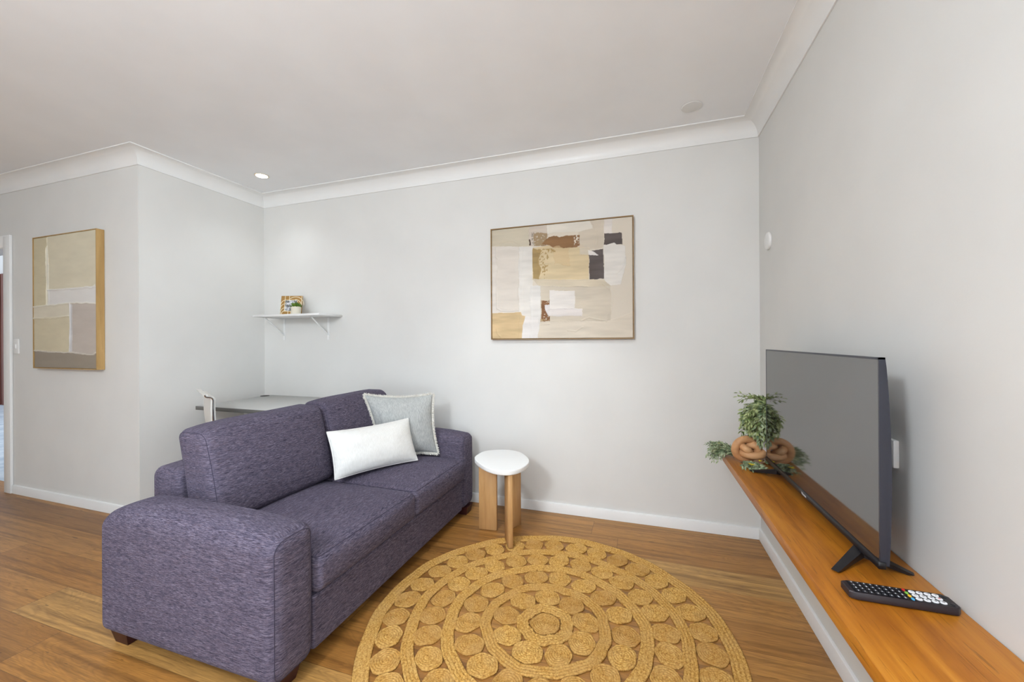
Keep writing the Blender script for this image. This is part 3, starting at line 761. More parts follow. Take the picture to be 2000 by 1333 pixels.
VX, VY = 0.577, 2.125
vase = thing('vase_of_greenery', (VX, VY, ZS), 'white vase with trailing leafy greenery, partly hidden behind the television', 'vase')
def zz(l): return [(r, z + 0.0005) for r, z in l]
MB().lathe(zz([(0.028, 0), (0.040, 0.006), (0.052, 0.05), (0.056, 0.10), (0.052, 0.15), (0.036, 0.195), (0.026, 0.215), (0.028, 0.23), (0.024, 0.23), (0.021, 0.21)]), seg=40).build('vase_body', M['ceramic'], vase, angle=60)
rnd = random.Random(21); bl, bl2, bs = MB(), MB(), MB()
top = Vector((0, 0, 0.222))
def clampx(v): return Vector((min(v.x, 0.064), v.y, v.z))
for k in range(92):
    # stems rise from the neck, arch to the left and hang down towards the knot
    yy = rnd.uniform(-0.055, 0.05)
    a1 = top + Vector((rnd.uniform(-0.03, 0.03), yy * 0.4, rnd.uniform(0.06, 0.10)))
    ex = rnd.uniform(-0.118, -0.030); ez = rnd.uniform(0.095, 0.20)
    if k % 4 == 0: ex = rnd.uniform(-0.07, -0.02); yy = rnd.uniform(-0.062, -0.045)
    a2 = Vector((ex - 0.015 + rnd.uniform(-0.02, 0.01), yy, rnd.uniform(0.24, 0.31))); a3 = Vector((ex, yy + rnd.uniform(-0.02, 0.03), ez))
    sprig(bl if k % 3 else bl2, bs, [top, a1, a2, a3], rnd, 16, 0.026, 0.0096)
for k in range(9):
    a1 = top + Vector((rnd.uniform(-0.03, 0.02), 0, 0.07)); a2 = top + Vector((rnd.uniform(-0.08, 0.0), rnd.uniform(-.02, .03), rnd.uniform(0.08, 0.11)))
    a3 = top + Vector((rnd.uniform(-0.15, 0.02), rnd.uniform(-.02, .04), rnd.uniform(0.045, 0.10)))
    sprig(bl, bs, [top, a1, a2, a3], rnd, 13, 0.020, 0.0085)
for k in range(6):
    a3 = Vector((rnd.uniform(-0.01, 0.045), rnd.uniform(-0.02, 0.09), rnd.uniform(0.12, 0.24)))
    sprig(bl2, bs, [top, top + Vector((0.01, 0.01, 0.08)), Vector((a3.x, a3.y, 0.3)), a3], rnd, 12)
bl.build('foliage', M['leaf'], vase, smooth=True, angle=None); bl2.build('foliage', M['leaf_grey'], vase, smooth=True, angle=None); bs.build('stem', M['stem'], vase)

def flower(b, c, r, rnd):
    for k in range(5):
        a = 2 * PI * k / 5 + rnd.random(); d = Vector((math.cos(a), math.sin(a), 0.5)); leaf(b, c, d, Vector((0, 0, 1)), r, r * 0.8)
    b.lathe([(0.0015, -0.001), (0.003, 0.001), (0.0022, 0.0035), (0.0005, 0.0045)], c, 8)
gar = thing('leafy_garland', (0.46, 2.12, ZS), 'green leafy garland with small yellow flowers lying under the wooden knot', 'garland')
GX, GY = 0.46, 2.12
bl, bs, bf = MB(), MB(), MB()
for k in range(44):      # spills over the end of the shelf to the left
    z0 = rnd.uniform(0.008, 0.03)
    e_ = Vector((rnd.uniform(0.315, 0.37) - GX, rnd.uniform(2.16, 2.30) - GY, rnd.uniform(-0.03, 0.045)))
    s_ = Vector((rnd.uniform(0.42, 0.45) - GX, rnd.uniform(2.13, 2.20) - GY, z0))
    m_ = s_.lerp(e_, 0.5) + Vector((0, 0, rnd.uniform(0.03, 0.06)))
    sprig(bl, bs, [s_, m_, e_], rnd, 13, 0.017, 0.0068, 0.0008)
for k in range(20):      # front of the knot
    s_ = Vector((rnd.uniform(0.43, 0.49) - GX, rnd.uniform(2.03, 2.06) - GY, rnd.uniform(0.006, 0.014)))
    e_ = Vector((rnd.uniform(0.425, 0.52) - GX, rnd.uniform(1.955, 2.02) - GY, rnd.uniform(0.004, 0.012)))
    sprig(bl, bs, [s_, s_.lerp(e_, 0.5) + Vector((0, 0, 0.014)), e_], rnd, 9, 0.016, 0.0068, 0.0008)
for k in range(8):      # behind, towards the wall
    s_ = Vector((0.53 - GX, 2.07 - GY + rnd.uniform(0, .04), 0.01)); e_ = Vector((rnd.uniform(0.58, 0.63) - GX, rnd.uniform(2.05, 2.10) - GY, rnd.uniform(0.005, 0.02)))
    sprig(bl, bs, [s_, s_.lerp(e_, 0.5) + Vector((0, 0, 0.02)), e_], rnd, 8, 0.014, 0.006, 0.0008)
bl.build('foliage', M['leaf_grey'], gar, smooth=True, angle=None); bs.build('stem', M['stem'], gar)
for c in ((0.452, 1.968), (0.460, 1.962), (0.456, 1.957), (0.505, 2.03), (0.372, 2.215), (0.378, 2.21)):
    b = MB(); flower(b, Vector((0, 0, 0)), 0.010, rnd); o = b.build('flower', M['yellow'], gar); o.location = (c[0] - GX, c[1] - GY, 0.030 if c[1] < 2.1 else 0.052)

# ------------------------------------------------------------------ wall and ceiling fittings
so = thing('power_outlet', (W, 1.365, 0.838), 'white double power outlet on the right wall behind the television', 'outlet')
MB().box((-0.014, -0.057, -0.037), (-0.0005, 0.057, 0.037), 0.003).build('plate', M['white'], so)
for y in (-0.036, 0.0, 0.036):
    pass
MB().lathe([(0.0075, 0.0005), (0.0075, -0.003), (0.006, -0.004)], (-0.014, -0.036, 0.018), 20, 'x').build('switch', M['white'], so)
MB().box((-0.0165, -0.046, -0.030), (-0.0138, -0.014, 0.002), 0.001).build('socket', M['white'], so)
MB().box((-0.0165, 0.014, -0.030), (-0.0138, 0.046, 0.002), 0.001).build('socket', M['white'], so)
sw = thing('light_switch', (-4.520, D1, 1.125), 'white light switch on the wall between the doorway and the left artwork', 'switch')
MB().box((-0.036, -0.010, -0.056), (0.036, -0.0005, 0.056), 0.003).build('plate', M['white'], sw)
MB().box((-0.012, -0.014, -0.018), (0.012, -0.0095, 0.018), 0.002).build('rocker', M['white'], sw)

sm = thing('wall_sensor', (W, 2.413, 1.668), 'round white sensor disc on the right wall near the room corner', 'sensor')
MB().lathe([(0.046, -0.0005), (0.047, -0.006), (0.044, -0.011), (0.036, -0.014), (0.010, -0.015)], seg=40, axis='x').build('housing', M['white'], sm, angle=50)
cv = thing('ceiling_plate', (0.265, 2.317, H), 'round grey white cover plate on the ceiling near the back right corner', 'ceiling plate')
MB().lathe([(0.050, -0.0005), (0.052, -0.002), (0.050, -0.004), (0.046, -0.005), (0.01, -0.005)], seg=48).build('cover', mat('plate_grey', rgb(226, 226, 224), 0.6), cv, angle=50)
dl = thing('downlight', (-2.705, 2.24, H), 'round recessed ceiling downlight, glowing, near the back left corner', 'light')
MB().lathe([(0.048, -0.0005), (0.0485, -0.003), (0.044, -0.005), (0.040, -0.004), (0.0395, -0.0008)], seg=40).build('trim_ring', mat('brass_white_ring', rgb(226, 214, 190), 0.4), dl, angle=50)
MB().lathe([(0.0390, -0.0010), (0.0390, -0.0045), (0.030, -0.0060), (0.005, -0.0065)], seg=40).build('diffuser', mat('lit_diffuser', (1, 1, 1, 1), 0.5, emit=(1.0, 0.95, 0.86, 1), es=6), dl, angle=60)

pl = thing('fill_pendant', (-0.95, -0.75, H), 'unseen glowing white globe added behind the camera to light the room', 'fill_light')  # unseen globe added to brighten the ceiling and walls
MB().lathe([(0.05, -0.0005), (0.052, -0.012), (0.02, -0.022)], seg=24).build('ceiling_rose', M['white'], pl)
MB().tube([(0, 0, -0.02), (0, 0, -0.31)], 0.003, 8).build('cord', M['white'], pl)
MB().lathe([(max(0.001, 0.17 * math.sin(PI * i / 20)), -0.47 + 0.17 * math.cos(PI * i / 20)) for i in range(21)], seg=32).build('glow_globe', mat('added_globe_glow', (1, 1, 1, 1), 0.4, emit=(0.865, 0.935, 1.0, 1), es=82), pl)  # glowing surface of the added globe

# ------------------------------------------------------------------ paintings
def vnoise(nx, ny, cells, rs, octaves=3):
    out = np.zeros((ny, nx)); amp = 1.0; tot = 0
    for o in range(octaves):
        cx, cy = cells[0] * 2 ** o, cells[1] * 2 ** o; G = rs.rand(int(cy) + 2, int(cx) + 2)
        X = np.linspace(0, cx, nx, endpoint=False); Y = np.linspace(0, cy, ny, endpoint=False); xi = X.astype(int); yi = Y.astype(int)
        fx = X - xi; fy = Y - yi; fx = fx * fx * (3 - 2 * fx); fy = (fy * fy * (3 - 2 * fy))[:, None]
        a = G[yi][:, xi]; b2 = G[yi][:, xi + 1]; c = G[yi + 1][:, xi]; d = G[yi + 1][:, xi + 1]
        out += amp * ((a * (1 - fx) + b2 * fx) * (1 - fy) + (c * (1 - fx) + d * fx) * fy); tot += amp; amp *= 0.5
    return out / tot - 0.5
class Canvas:
    def __init__(s, w, h, nx, ny, corners, base, seed):
        """corners: TL, TR, BL, BR of the canvas in the coordinates used for the patches"""
        s.w, s.h, s.nx, s.ny = w, h, nx, ny; s.rs = np.random.RandomState(seed); s.c = corners
        s.U, s.V = np.meshgrid((np.arange(nx) + 0.5) / nx, (np.arange(ny) + 0.5) / ny)
        s.rgb = np.zeros((ny, nx, 3)) + np.array(base[:3] if False else [lin(q) for q in base]); s.z = np.zeros((ny, nx))
        s.wx = vnoise(nx, ny, (14, 12), s.rs, 4); s.wy = vnoise(nx, ny, (14, 12), s.rs, 4)
    def uv(s, p):
        (tlx, tly), (trx, try_), (blx, bly), (brx, bry) = s.c
        t = 0.5
        for _ in range(8):
            sx = (p[0] - (tlx + (blx - tlx) * t)) / ((trx - tlx) + ((brx - blx) - (trx - tlx)) * t)
            yt = tly + (try_ - tly) * sx; yb = bly + (bry - bly) * sx; t = (p[1] - yt) / (yb - yt)
        h0, h1 = bly - tly, bry - try_
        return sx * h0 / (h1 - sx * (h1 - h0)), 1 - t
    def poly(s, pts, col, edge=0.006, alpha=1.0, tex=0.06, rough_a=0.0, lift=0.0012, soft=False, fade=None, jag=(1, 1)):
        P = [s.uv(p) for p in pts]; U = s.U + s.wx * edge * 3 * jag[0]; V = s.V + s.wy * edge * 3 * jag[1]
        ins = np.zeros(U.shape, bool); n = len(P)
        for i in range(n):
            (x0, y0), (x1, y1) = P[i], P[(i + 1) % n]
            if y0 == y1: continue
            cond = ((y0 > V) != (y1 > V)) & (U < (x1 - x0) * (V - y0) / (y1 - y0) + x0); ins ^= cond
        a = ins * alpha
        if rough_a > 0:
            ns = vnoise(s.nx, s.ny, (95, 80), s.rs, 3); a = a * (ns > (-0.28 + rough_a)).astype(float)
        if fade is not None:
            x0, x1 = [s.uv((q, pts[0][1]))[0] for q in fade]; a = a * np.clip((s.U - x0) / (x1 - x0) + vnoise(s.nx, s.ny, (50, 60), s.rs, 3) * 1.6, 0, 1)
        st = vnoise(s.nx, s.ny, (6, 26), s.rs, 3) * 2; c = np.array([lin(q) for q in col])[None, None, :] * (1 + tex * 2.2 * st[..., None])
        s.rgb = s.rgb * (1 - a[..., None]) + c * a[..., None]; s.z = np.where(a > 0.4, s.z + lift + 0.0006 * st, s.z)
    def ridge(s, pts, hgt=0.0015, wid=0.004, col=None):
        P = [s.uv(p) for p in pts]; d = np.full(s.U.shape, 9.0); U = s.U + s.wx * 0.012; V = s.V + s.wy * 0.012; asp = s.h / s.w
        for (x0, y0), (x1, y1) in zip(P, P[1:]):
            dx, dy = x1 - x0, (y1 - y0) * asp; t = np.clip(((U - x0) * dx + (V - y0) * asp * dy) / (dx * dx + dy * dy), 0, 1)
            d = np.minimum(d, np.hypot(U - x0 - t * dx, (V - y0) * asp - t * dy))
        k = np.exp(-(d * s.w / wid) ** 2); s.z += hgt * k
        if col is not None: s.rgb = s.rgb * (1 - 0.8 * k[..., None]) + np.array([lin(q) for q in col]) * 0.8 * k[..., None]
    def build(s, name, parent, y):
        vs = []; nx, ny = s.nx, s.ny
        for j in range(ny + 1):
            for i in range(nx + 1): 
                zz_ = s.z[min(j, ny - 1), min(i, nx - 1)]
                vs.append((-s.w / 2 + s.w * i / nx, y - zz_, -s.h / 2 + s.h * j / ny))
        q = nx + 1; fs = [(j * q + i, j * q + i + 1, (j + 1) * q + i + 1, (j + 1) * q + i) for j in range(ny) for i in range(nx)]
        n0 = len(vs); vs += [(-s.w / 2, y + 0.016, -s.h / 2), (s.w / 2, y + 0.016, -s.h / 2), (s.w / 2, y + 0.016, s.h / 2), (-s.w / 2, y + 0.016, s.h / 2)]
        fs += [(n0 + 3, n0 + 2, n0 + 1, n0)]
        bo = [i for i in range(nx + 1)]; fs.append(tuple([n0, n0 + 1] + bo[::-1])); tp = [ny * q + i for i in range(nx + 1)]; fs.append(tuple([n0 + 2, n0 + 3] + tp))
        lf = [j * q for j in range(ny + 1)]; fs.append(tuple([n0 + 3, n0] + lf)); rt = [j * q + nx for j in range(ny + 1)]; fs.append(tuple([n0 + 1, n0 + 2] + rt[::-1]))
        me = bpy.data.meshes.new(name); me.from_pydata(vs, [], fs); me.materials.append(M['canvas'])
        at = me.color_attributes.new('pigment', 'FLOAT_COLOR', 'POINT'); C = np.ones((len(vs), 4), np.float32)
        J, I = np.meshgrid(np.minimum(np.arange(ny + 1), ny - 1), np.minimum(np.arange(nx + 1), nx - 1), indexing='ij')
        C[:n0, :3] = s.rgb[J, I].reshape(-1, 3); C[n0:, :3] = 0.55; at.data.foreach_set('color', C.ravel())
        for p in me.polygons: p.use_smooth = True
        o = bpy.data.objects.new(name, me); COL.objects.link(o); o.parent = parent; return o
def art_frame(parent, w, h, t, y0, y1, m):
    b = MB(); b.box((-w / 2, y0, -h / 2), (-w / 2 + t, y1, h / 2)).box((w / 2 - t, y0, -h / 2), (w / 2, y1, h / 2))
    b.box((-w / 2 + t, y0, -h / 2), (w / 2 - t, y1, -h / 2 + t)).box((-w / 2 + t, y0, h / 2 - t), (w / 2 - t, y1, h / 2))
    b.box((-w / 2 + t, y1 - 0.004, -h / 2 + t), (w / 2 - t, y1, h / 2 - t))
    return b.build('frame', m, parent, smooth=False)
# large abstract on the back wall
pw, ph = 0.950, 0.768
pa = thing('framed_painting', (-0.515, D, 1.539), 'wide framed abstract painting of cream, tan, brown and charcoal blocks on the back wall', 'painting')
art_frame(pa, pw, ph, 0.006, -0.031, -0.001, M['frame_dark'])
cvs = Canvas(pw - 0.015, ph - 0.015, 380, 310, ((95, 240), (1402, 112), (103, 1248), (1410, 1240)), (212, 202, 186), 3)
P_ = cvs.poly
def R4(x0, y0, x1, y1): return [(x0, y0), (x1, y0), (x1, y1), (x0, y1)]
P_([(90, 200), (505, 190), (505, 385), (90, 392)], (197, 187, 166), lift=0)
P_(R4(90, 388, 440, 1012), (217, 209, 199), edge=0.004)
P_(R4(150, 420, 410, 980), (212, 203, 191), edge=0.01, alpha=0.6)
P_(R4(505, 150, 692, 380), (198, 186, 172), edge=0.004)
P_([(692, 100), (1070, 120), (1095, 215), (1000, 240), (680, 262)], (218, 211, 198))
P_([(1060, 100), (1182, 100), (1180, 400), (960, 420), (975, 250), (1090, 220)], (200, 188, 170))
P_(R4(535, 250, 555, 375), (150, 138, 124), rough_a=0.26, lift=0)
P_(R4(556, 255, 682, 378), (158, 136, 106), edge=0.006, rough_a=0.10)
P_(R4(505, 318, 520, 375), (84, 66, 54), edge=0.008)
P_(R4(400, 385, 540, 1250), (219, 214, 206), edge=0.006)
P_(R4(520, 755, 622, 1250), (219, 215, 209), edge=0.008)
P_([(640, 360), (700, 290), (780, 285), (800, 300), (860, 280), (930, 280), (935, 395), (880, 402), (740, 405), (715, 378)], (138, 103, 70), edge=0.006, tex=0.09)
P_(R4(915, 278, 982, 396), (136, 102, 74), edge=0.003, rough_a=0.24)
P_([(715, 375), (745, 402), (1060, 395), (1060, 470), (720, 470), (540, 460), (540, 397)], (206, 186, 150), edge=0.005)
P_(R4(540, 400, 1060, 700), (209, 190, 154), edge=0.004, tex=0.08)
P_(R4(740, 400, 900, 560), (205, 179, 138), edge=0.02, alpha=0.55)
P_([(538, 400), (625, 420), (600, 520), (625, 600), (600, 690), (545, 690)], (160, 136, 92), edge=0.006, tex=0.16)
P_(R4(600, 440, 690, 690), (172, 146, 100), edge=0.01, rough_a=0.36)
P_(R4(540, 405, 760, 440), (168, 140, 92), edge=0.006, rough_a=0.26)
P_([(980, 400), (1070, 395), (1070, 465), (980, 460)], (206, 194, 174), edge=0.004)
P_([(1090, 425), (1180, 408), (1183, 560), (1192, 690), (1150, 688), (1120, 705), (1066, 706), (1060, 470)], (90, 82, 80), edge=0.005, tex=0.14)
P_([(1055, 420), (1100, 432), (1142, 470), (1060, 466)], (222, 216, 210), edge=0.002)
P_(R4(1182, 112, 1250, 262), (216, 208, 200), edge=0.004)
P_(R4(1184, 262, 1326, 370), (92, 84, 82), edge=0.006, tex=0.14)
P_([(1186, 375), (1240, 365), (1270, 352), (1290, 375), (1345, 380), (1360, 560), (1320, 740), (1230, 760), (1190, 690)], (219, 214, 206), edge=0.008)
P_([(540, 690), (1190, 700), (1250, 760), (1190, 765), (600, 755)], (208, 195, 172), edge=0.005)
P_([(620, 760), (1240, 760), (1240, 1080), (620, 1090)], (203, 192, 174), edge=0.006)
P_(R4(628, 890, 712, 1118), (130, 92, 64), edge=0.004, tex=0.16, rough_a=0.06)
P_(R4(620, 1060, 708, 1118), (172, 146, 108), edge=0.004, rough_a=0.30)
P_([(660, 932), (720, 925), (720, 1036), (690, 1020), (665, 975)], (214, 208, 206), edge=0.003)
P_(R4(710, 796, 942, 968), (221, 215, 208), edge=0.005)
P_([(690, 960), (1010, 965), (1000, 1035), (700, 1036)], (216, 209, 204), edge=0.008)
P_([(620, 1085), (1230, 1085), (1420, 1000), (1420, 1250), (600, 1250)], (210, 199, 182), edge=0.008)
P_([(95, 1012), (420, 1000), (430, 1030), (468, 1034), (440, 1120), (430, 1250), (95, 1250)], (205, 179, 138), edge=0.004, tex=0.11)
P_([(465, 1040), (600, 1050), (600, 1250), (434, 1250), (440, 1130)], (224, 219, 214), edge=0.006)
for rdg in ([(150, 400), (145, 480), (165, 500)], [(190, 365), (260, 342), (340, 332), (400, 365), (412, 420)], [(400, 450), (412, 620), (395, 800), (400, 960)], [(150, 700), (155, 960), (200, 990), (400, 985)],
            [(620, 755), (800, 755), (1050, 758)], [(1180, 740), (1245, 800), (1250, 960), (1210, 1085)], [(1000, 1080), (1060, 1050), (1200, 1080)], [(880, 1170), (950, 1180), (1010, 1140)], [(150, 1165), (165, 1200), (200, 1230)],
            [(980, 365), (1040, 375), (1060, 410)], [(1110, 220), (1120, 300), (1125, 370)], [(1350, 490), (1345, 560), (1290, 640), (1200, 648)]):
    cvs.ridge(rdg, 0.0022, 0.004)
cvs.build('canvas', pa, -0.025)

# tall textile-like abstract on the front-left wall
qw, qh = 0.742, 0.948
pb = thing('framed_artwork', (-3.829, D1, 1.440), 'tall framed artwork of layered beige and grey fabric-like panels on the left wall', 'painting')
art_frame(pb, qw, qh, 0.006, -0.045, -0.002, M['frame_oak'])
cb = Canvas(qw - 0.015, qh - 0.015, 220, 280, ((207, 222), (612, 166), (218, 1060), (630, 1066)), (196, 184, 152), 9)
P_ = cb.poly
P_([(200, 200), (302, 190), (308, 655), (205, 665)], (204, 194, 164), edge=0.004, tex=0.03)
P_([(305, 200), (620, 150), (625, 540), (315, 556)], (214, 206, 182), edge=0.004, tex=0.03, lift=0.003)
P_([(293, 290), (312, 262), (322, 400), (325, 650), (306, 655)], (228, 224, 208), edge=0.003, lift=0.002)
P_([(318, 552), (625, 528), (626, 640), (318, 656)], (222, 219, 214), edge=0.003, lift=0.001, tex=0.02)
P_([(212, 660), (462, 638), (462, 728), (214, 742)], (214, 206, 186), edge=0.003, tex=0.03, lift=0.003)
P_([(214, 740), (462, 724), (466, 955), (216, 952)], (206, 196, 168), edge=0.003, tex=0.03, lift=0.0015)
P_([(464, 636), (628, 642), (634, 972), (468, 960)], (192, 182, 172), edge=0.003, tex=0.03, lift=0.002)
P_([(460, 640), (478, 645), (484, 955), (466, 955)], (206, 204, 204), edge=0.003, lift=0.001)
P_([(214, 948), (470, 960), (640, 968), (640, 1080), (210, 1080)], (152, 142, 128), edge=0.003, tex=0.03, lift=0.0)
for rdg, c_ in (([(214, 664), (330, 655), (462, 638), (560, 638), (622, 640)], (232, 228, 214)), ([(212, 740), (330, 740), (460, 724)], (222, 214, 192)), ([(218, 950), (330, 958), (470, 962), (615, 972), (630, 960)], (226, 220, 208)),
                ([(318, 556), (450, 548), (600, 538), (616, 524)], (230, 228, 222)), ([(308, 215), (300, 290), (308, 450), (308, 650)], (220, 210, 180)), ([(464, 640), (470, 800), (466, 958)], (214, 212, 208))):
    cb.ridge(rdg, 0.004, 0.0045, c_)
cb.build('canvas', pb, -0.040)

# ------------------------------------------------------------------ bracketed wall shelf with frame and plant
bsf = thing('bracket_shelf', (-2.61, D, 1.354), 'small white wall shelf on two white brackets above the desk', 'shelf')
MB().box((-0.334, -0.243, -0.008), (0.331, -0.001, 0.008), 0.0015, 1).build('board', M['white'], bsf, angle=30)
def bracket(x):
    b = MB(); b.box((x - 0.010, -0.0045, -0.190), (x + 0.010, -0.001, -0.0085), 0.001, 1).box((x - 0.010, -0.200, -0.0125), (x + 0.010, -0.004, -0.0085), 0.001, 1)
    p0, p1 = Vector((x, -0.178, -0.013)), Vector((x, -0.005, -0.150))
    b.tube([p0, p1], 0.0055, 8)
    for z in (-0.045, -0.105, -0.175): b.lathe([(0.003, -0.0045), (0.003, -0.0065), (0.001, -0.007)], (x, 0, z), 10, 'y')
    b.build('bracket', M['white'], bsf, angle=30)
bracket(-0.272); bracket(0.192)
fx_, fy_ = -2.690, 2.475
pf_ = thing('photo_frame', (fx_, fy_, 1.3625), 'small square photo frame with tan and cream arch pattern on the bracket shelf', 'photo frame', math.radians(18))
lean = Matrix.Rotation(math.radians(-9), 4, 'X')
m_tan = mat('frame_tan', rgb(164, 124, 62), 0.5); m_cream = mat('frame_cream', rgb(232, 220, 190), 0.5)
fw_, fh_ = 0.172, 0.162
b = MB(); b.box((-fw_ / 2, 0, 0), (fw_ / 2, 0.012, fh_), 0.0015, 1, rot=lean, at=(0, 0, 0)); b.box((-0.010, 0.012, 0.05), (0.010, 0.014, 0.11), rot=lean, at=(0, 0, 0)); b.build('frame_body', m_tan, pf_, angle=30)
def arc_line(b, pts, w=0.0042):
    P2 = [Vector((p[0], p[1])) for p in pts]; vs = []
    for i, p in enumerate(P2):
        t = (P2[min(i + 1, len(P2) - 1)] - P2[max(i - 1, 0)]).normalized(); nn = Vector((-t.y, t.x)) * w / 2
        for y in (-0.0012, 0.0002):
            for s_ in (1, -1): q = p + nn * s_; vs.append(lean @ Vector((q.x, y, q.y)))
    fs = []
    for i in range(len(P2) - 1):
        a, c = i * 4, (i + 1) * 4; fs += [(a, a + 1, c + 1, c), (a + 2, a + 3, c + 3, c + 2), (a, a + 2, c + 2, c), (a + 1, a + 3, c + 3, c + 1)]
    n = (len(P2) - 1) * 4; fs += [(0, 1, 3, 2), (n, n + 1, n + 3, n + 2)]; b.add(vs, fs)
def arcp(cx, cz, r, a0, a1, n=14): return [(cx + r * math.cos(math.radians(a0 + (a1 - a0) * i / n)), cz + r * math.sin(math.radians(a0 + (a1 - a0) * i / n))) for i in range(n + 1)]
b = MB()
x0, x1 = -fw_ / 2, fw_ / 2
for xx in (-0.052, -0.018): arc_line(b, [(xx, 0.128), (xx, fh_ - 0.001)])
for xx in (-0.022, 0.002): arc_line(b, [(xx, 0.001), (xx, 0.032)])
for r in (0.052, 0.074): arc_line(b, arcp(0.032, 0.082, r * 0.95, 0, 130) if r > 0.06 else arcp(0.030, 0.078, r, 0, 90))
arc_line(b, [(0.0825, 0.03), (0.0825, 0.16)])
arc_line(b, arcp(-0.048, 0.090, 0.036, 90, 180)); arc_line(b, [(-0.084, 0.05), (-0.084, 0.09)])
arc_line(b, arcp(-0.046, 0.058, 0.038, 80, 170)); arc_line(b, arcp(-0.044, 0.026, 0.038, 80, 178)); arc_line(b, [(-0.0805, 0.001), (-0.0805, 0.028)]); arc_line(b, arcp(-0.044, 0.012, 0.028, 80, 180)); arc_line(b, [(-0.072, 0.001), (-0.072, 0.012)])
arc_line(b, [(-0.060, 0.034), (0.05, 0.034)]); arc_line(b, [(-0.052, 0.034), (-0.052, 0.128)]); arc_line(b, [(-0.052, 0.126), (0.04, 0.126)]); arc_line(b, [(0.048, 0.034), (0.048, 0.12)])
b.build('cream_lines', m_cream, pf_, angle=30)
m_ph = mat('photo_print', rgb(200, 200, 205), 0.4); g = NT(m_ph); g.l(g.ramp(g.noise(g.obj(), 34, 3), [(0.40, rgb(96, 96, 92)), (0.5, rgb(176, 178, 182)), (0.62, rgb(226, 227, 232))]), g.b.inputs['Base Color'])
MB().box((-0.050, -0.0006, 0.036), (0.046, 0.0002, 0.124), rot=lean, at=(0, 0, 0)).build('photo', m_ph, pf_, smooth=False)
px_, py_ = -2.565, 2.412
pp = thing('potted_succulent', (px_, py_, 1.3625), 'tiny green succulent in a cream pot beside the small photo frame', 'plant')
MB().lathe([(0.032, 0), (0.034, 0.003), (0.035, 0.058), (0.0335, 0.060), (0.030, 0.059), (0.030, 0.052), (0.002, 0.052)], seg=32).build('pot', mat('cream_pot', rgb(216, 210, 192), 0.6), pp, angle=45)
b = MB(); rnd = random.Random(2)
for ring, (nl, el, ln) in enumerate(((10, 14, 0.046), (9, 36, 0.044), (7, 58, 0.042), (4, 78, 0.036))):
    for k in range(nl):
        a = 2 * PI * k / nl + ring * 0.4; e2 = math.radians(el + rnd.uniform(-6, 6)); d = Vector((math.cos(a) * math.cos(e2), math.sin(a) * math.cos(e2), math.sin(e2)))
        p0 = Vector((0, 0, 0.052)) + d * 0.003; N_ = 6
        b.tube([p0 + d * ln * i / N_ + Vector((0, 0, 0.004 * (i / N_) ** 2)) for i in range(N_ + 1)], [0.0025, 0.0048, 0.0062, 0.0064, 0.0055, 0.0035, 0.0006], 7)
b.build('succulent_leaves', M['succulent'], pp, angle=None)

# ------------------------------------------------------------------ desk and chair in the alcove
dk = thing('desk', (-2.545, 2.285, 0), 'pale grey desk with a dark edge in the alcove behind the sofa', 'desk')
m_top = paint_mat('desk_laminate', rgb(196, 196, 193), 0.45, 0.05); m_edge = mat('desk_edge_band', rgb(104, 102, 98), 0.5); m_leg = mat('desk_leg_metal', rgb(205, 205, 203), 0.5)
MB().box((-0.485, -0.300, 0.666), (0.545, 0.303, 0.692), 0.002, 1).build('desktop', m_top, dk, angle=30)
MB().box((-0.487, -0.3035, 0.665), (0.547, -0.3005, 0.6915), 0.001, 1).box((0.5455, -0.3, 0.665), (0.548, 0.303, 0.6915), 0.001, 1).build('edge_band', m_edge, dk, angle=30)
for x, y in ((-0.44, 0.05), (0.505, -0.26), (-0.44, 0.27), (0.505, 0.27)):
    MB().box((x - 0.018, y - 0.018, 0.001), (x + 0.018, y + 0.018, 0.6655), 0.003, 1).build('leg', m_leg, dk, angle=30)
MB().lathe([(0.034, 0.6922), (0.035, 0.6935), (0.033, 0.6952), (0.020, 0.6955), (0.018, 0.6935), (0.002, 0.6935)], (-0.475, 0.235, 0), 28).build('cable_grommet', mat('grommet_dark', rgb(58, 58, 60), 0.5), dk, angle=50)

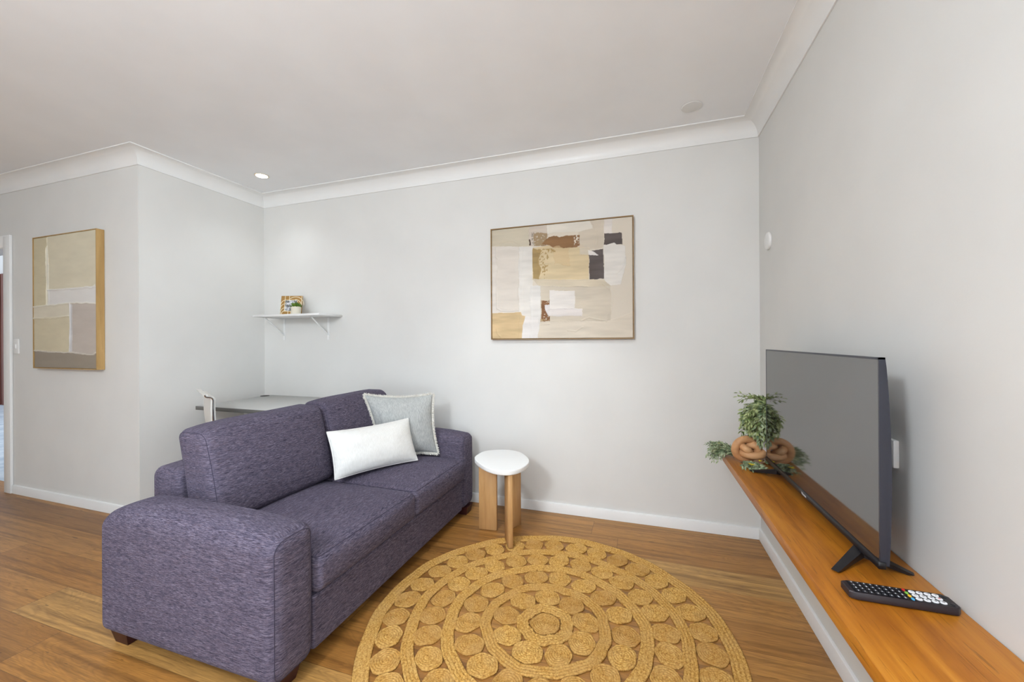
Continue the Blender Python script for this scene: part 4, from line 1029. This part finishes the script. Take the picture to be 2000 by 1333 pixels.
ch = thing('desk_chair', (-2.455, 2.03, 0), 'white desk chair with a curved chrome-edged back, mostly hidden behind the sofa', 'chair', math.radians(-29))
# local frame: seat faces +y, backrest at -y
bp = []
for i in range(21):
    t = i / 20; z = 0.44 + 0.365 * t; y = -0.235 - 0.055 * t - 0.02 * math.sin(PI * t)
    bp.append((y, z))
for i in range(1, 6):
    a = PI / 2 * i / 5; bp.append((-0.290 - 0.026 * (1 - math.cos(a)), 0.805 + 0.018 * math.sin(a)))
for i in range(1, 6):
    a = PI / 2 * i / 5; bp.append((-0.316 - 0.012 * math.sin(a), 0.823 + 0.014 * (1 - math.cos(a))))
prof = bp
wdt = 0.20; b = MB(); n = len(prof); vs = []
for s_, off in ((-1, 0), (1, 0)):
    for (y, z) in prof: vs.append((s_ * wdt, y - 0.010, z))
    for (y, z) in reversed(prof): vs.append((s_ * wdt, y + 0.012, z + 0.001))
k = 2 * n; fs = [tuple(range(k)), tuple(range(k, 2 * k))] + [(i, (i + 1) % k, k + (i + 1) % k, k + i) for i in range(k)]
m_lea = mat('white_leather', rgb(232, 230, 224), 0.45)
b.add(vs, fs).build('backrest', m_lea, ch, angle=40)
b = MB(); b.box((-0.20, -0.225, 0.405), (0.20, 0.215, 0.445), 0.015, 3).build('seat', m_lea, ch, angle=50)
for s_ in (-1, 1):
    x = s_ * 0.208
    MB().tube([(x, y - 0.001, z) for y, z in prof], 0.0052, 10).build('back_rail', M['chrome'], ch)
    MB().tube([(x, prof[0][0], prof[0][1]), (x, -0.22, 0.40), (x, 0.0, 0.392), (x, 0.19, 0.392), (x, 0.215, 0.37), (x, 0.20, 0.05), (x, 0.185, 0.016), (x, 0.15, 0.0095), (x, -0.20, 0.0095)], 0.0085, 10).build('side_frame', M['chrome'], ch)
MB().tube([(-0.208, -0.20, 0.0095), (0.208, -0.20, 0.0095)], 0.0085, 10).tube([(-0.208, 0.0, 0.392), (0.208, 0.0, 0.392)], 0.0075, 10).build('crossbar', M['chrome'], ch)
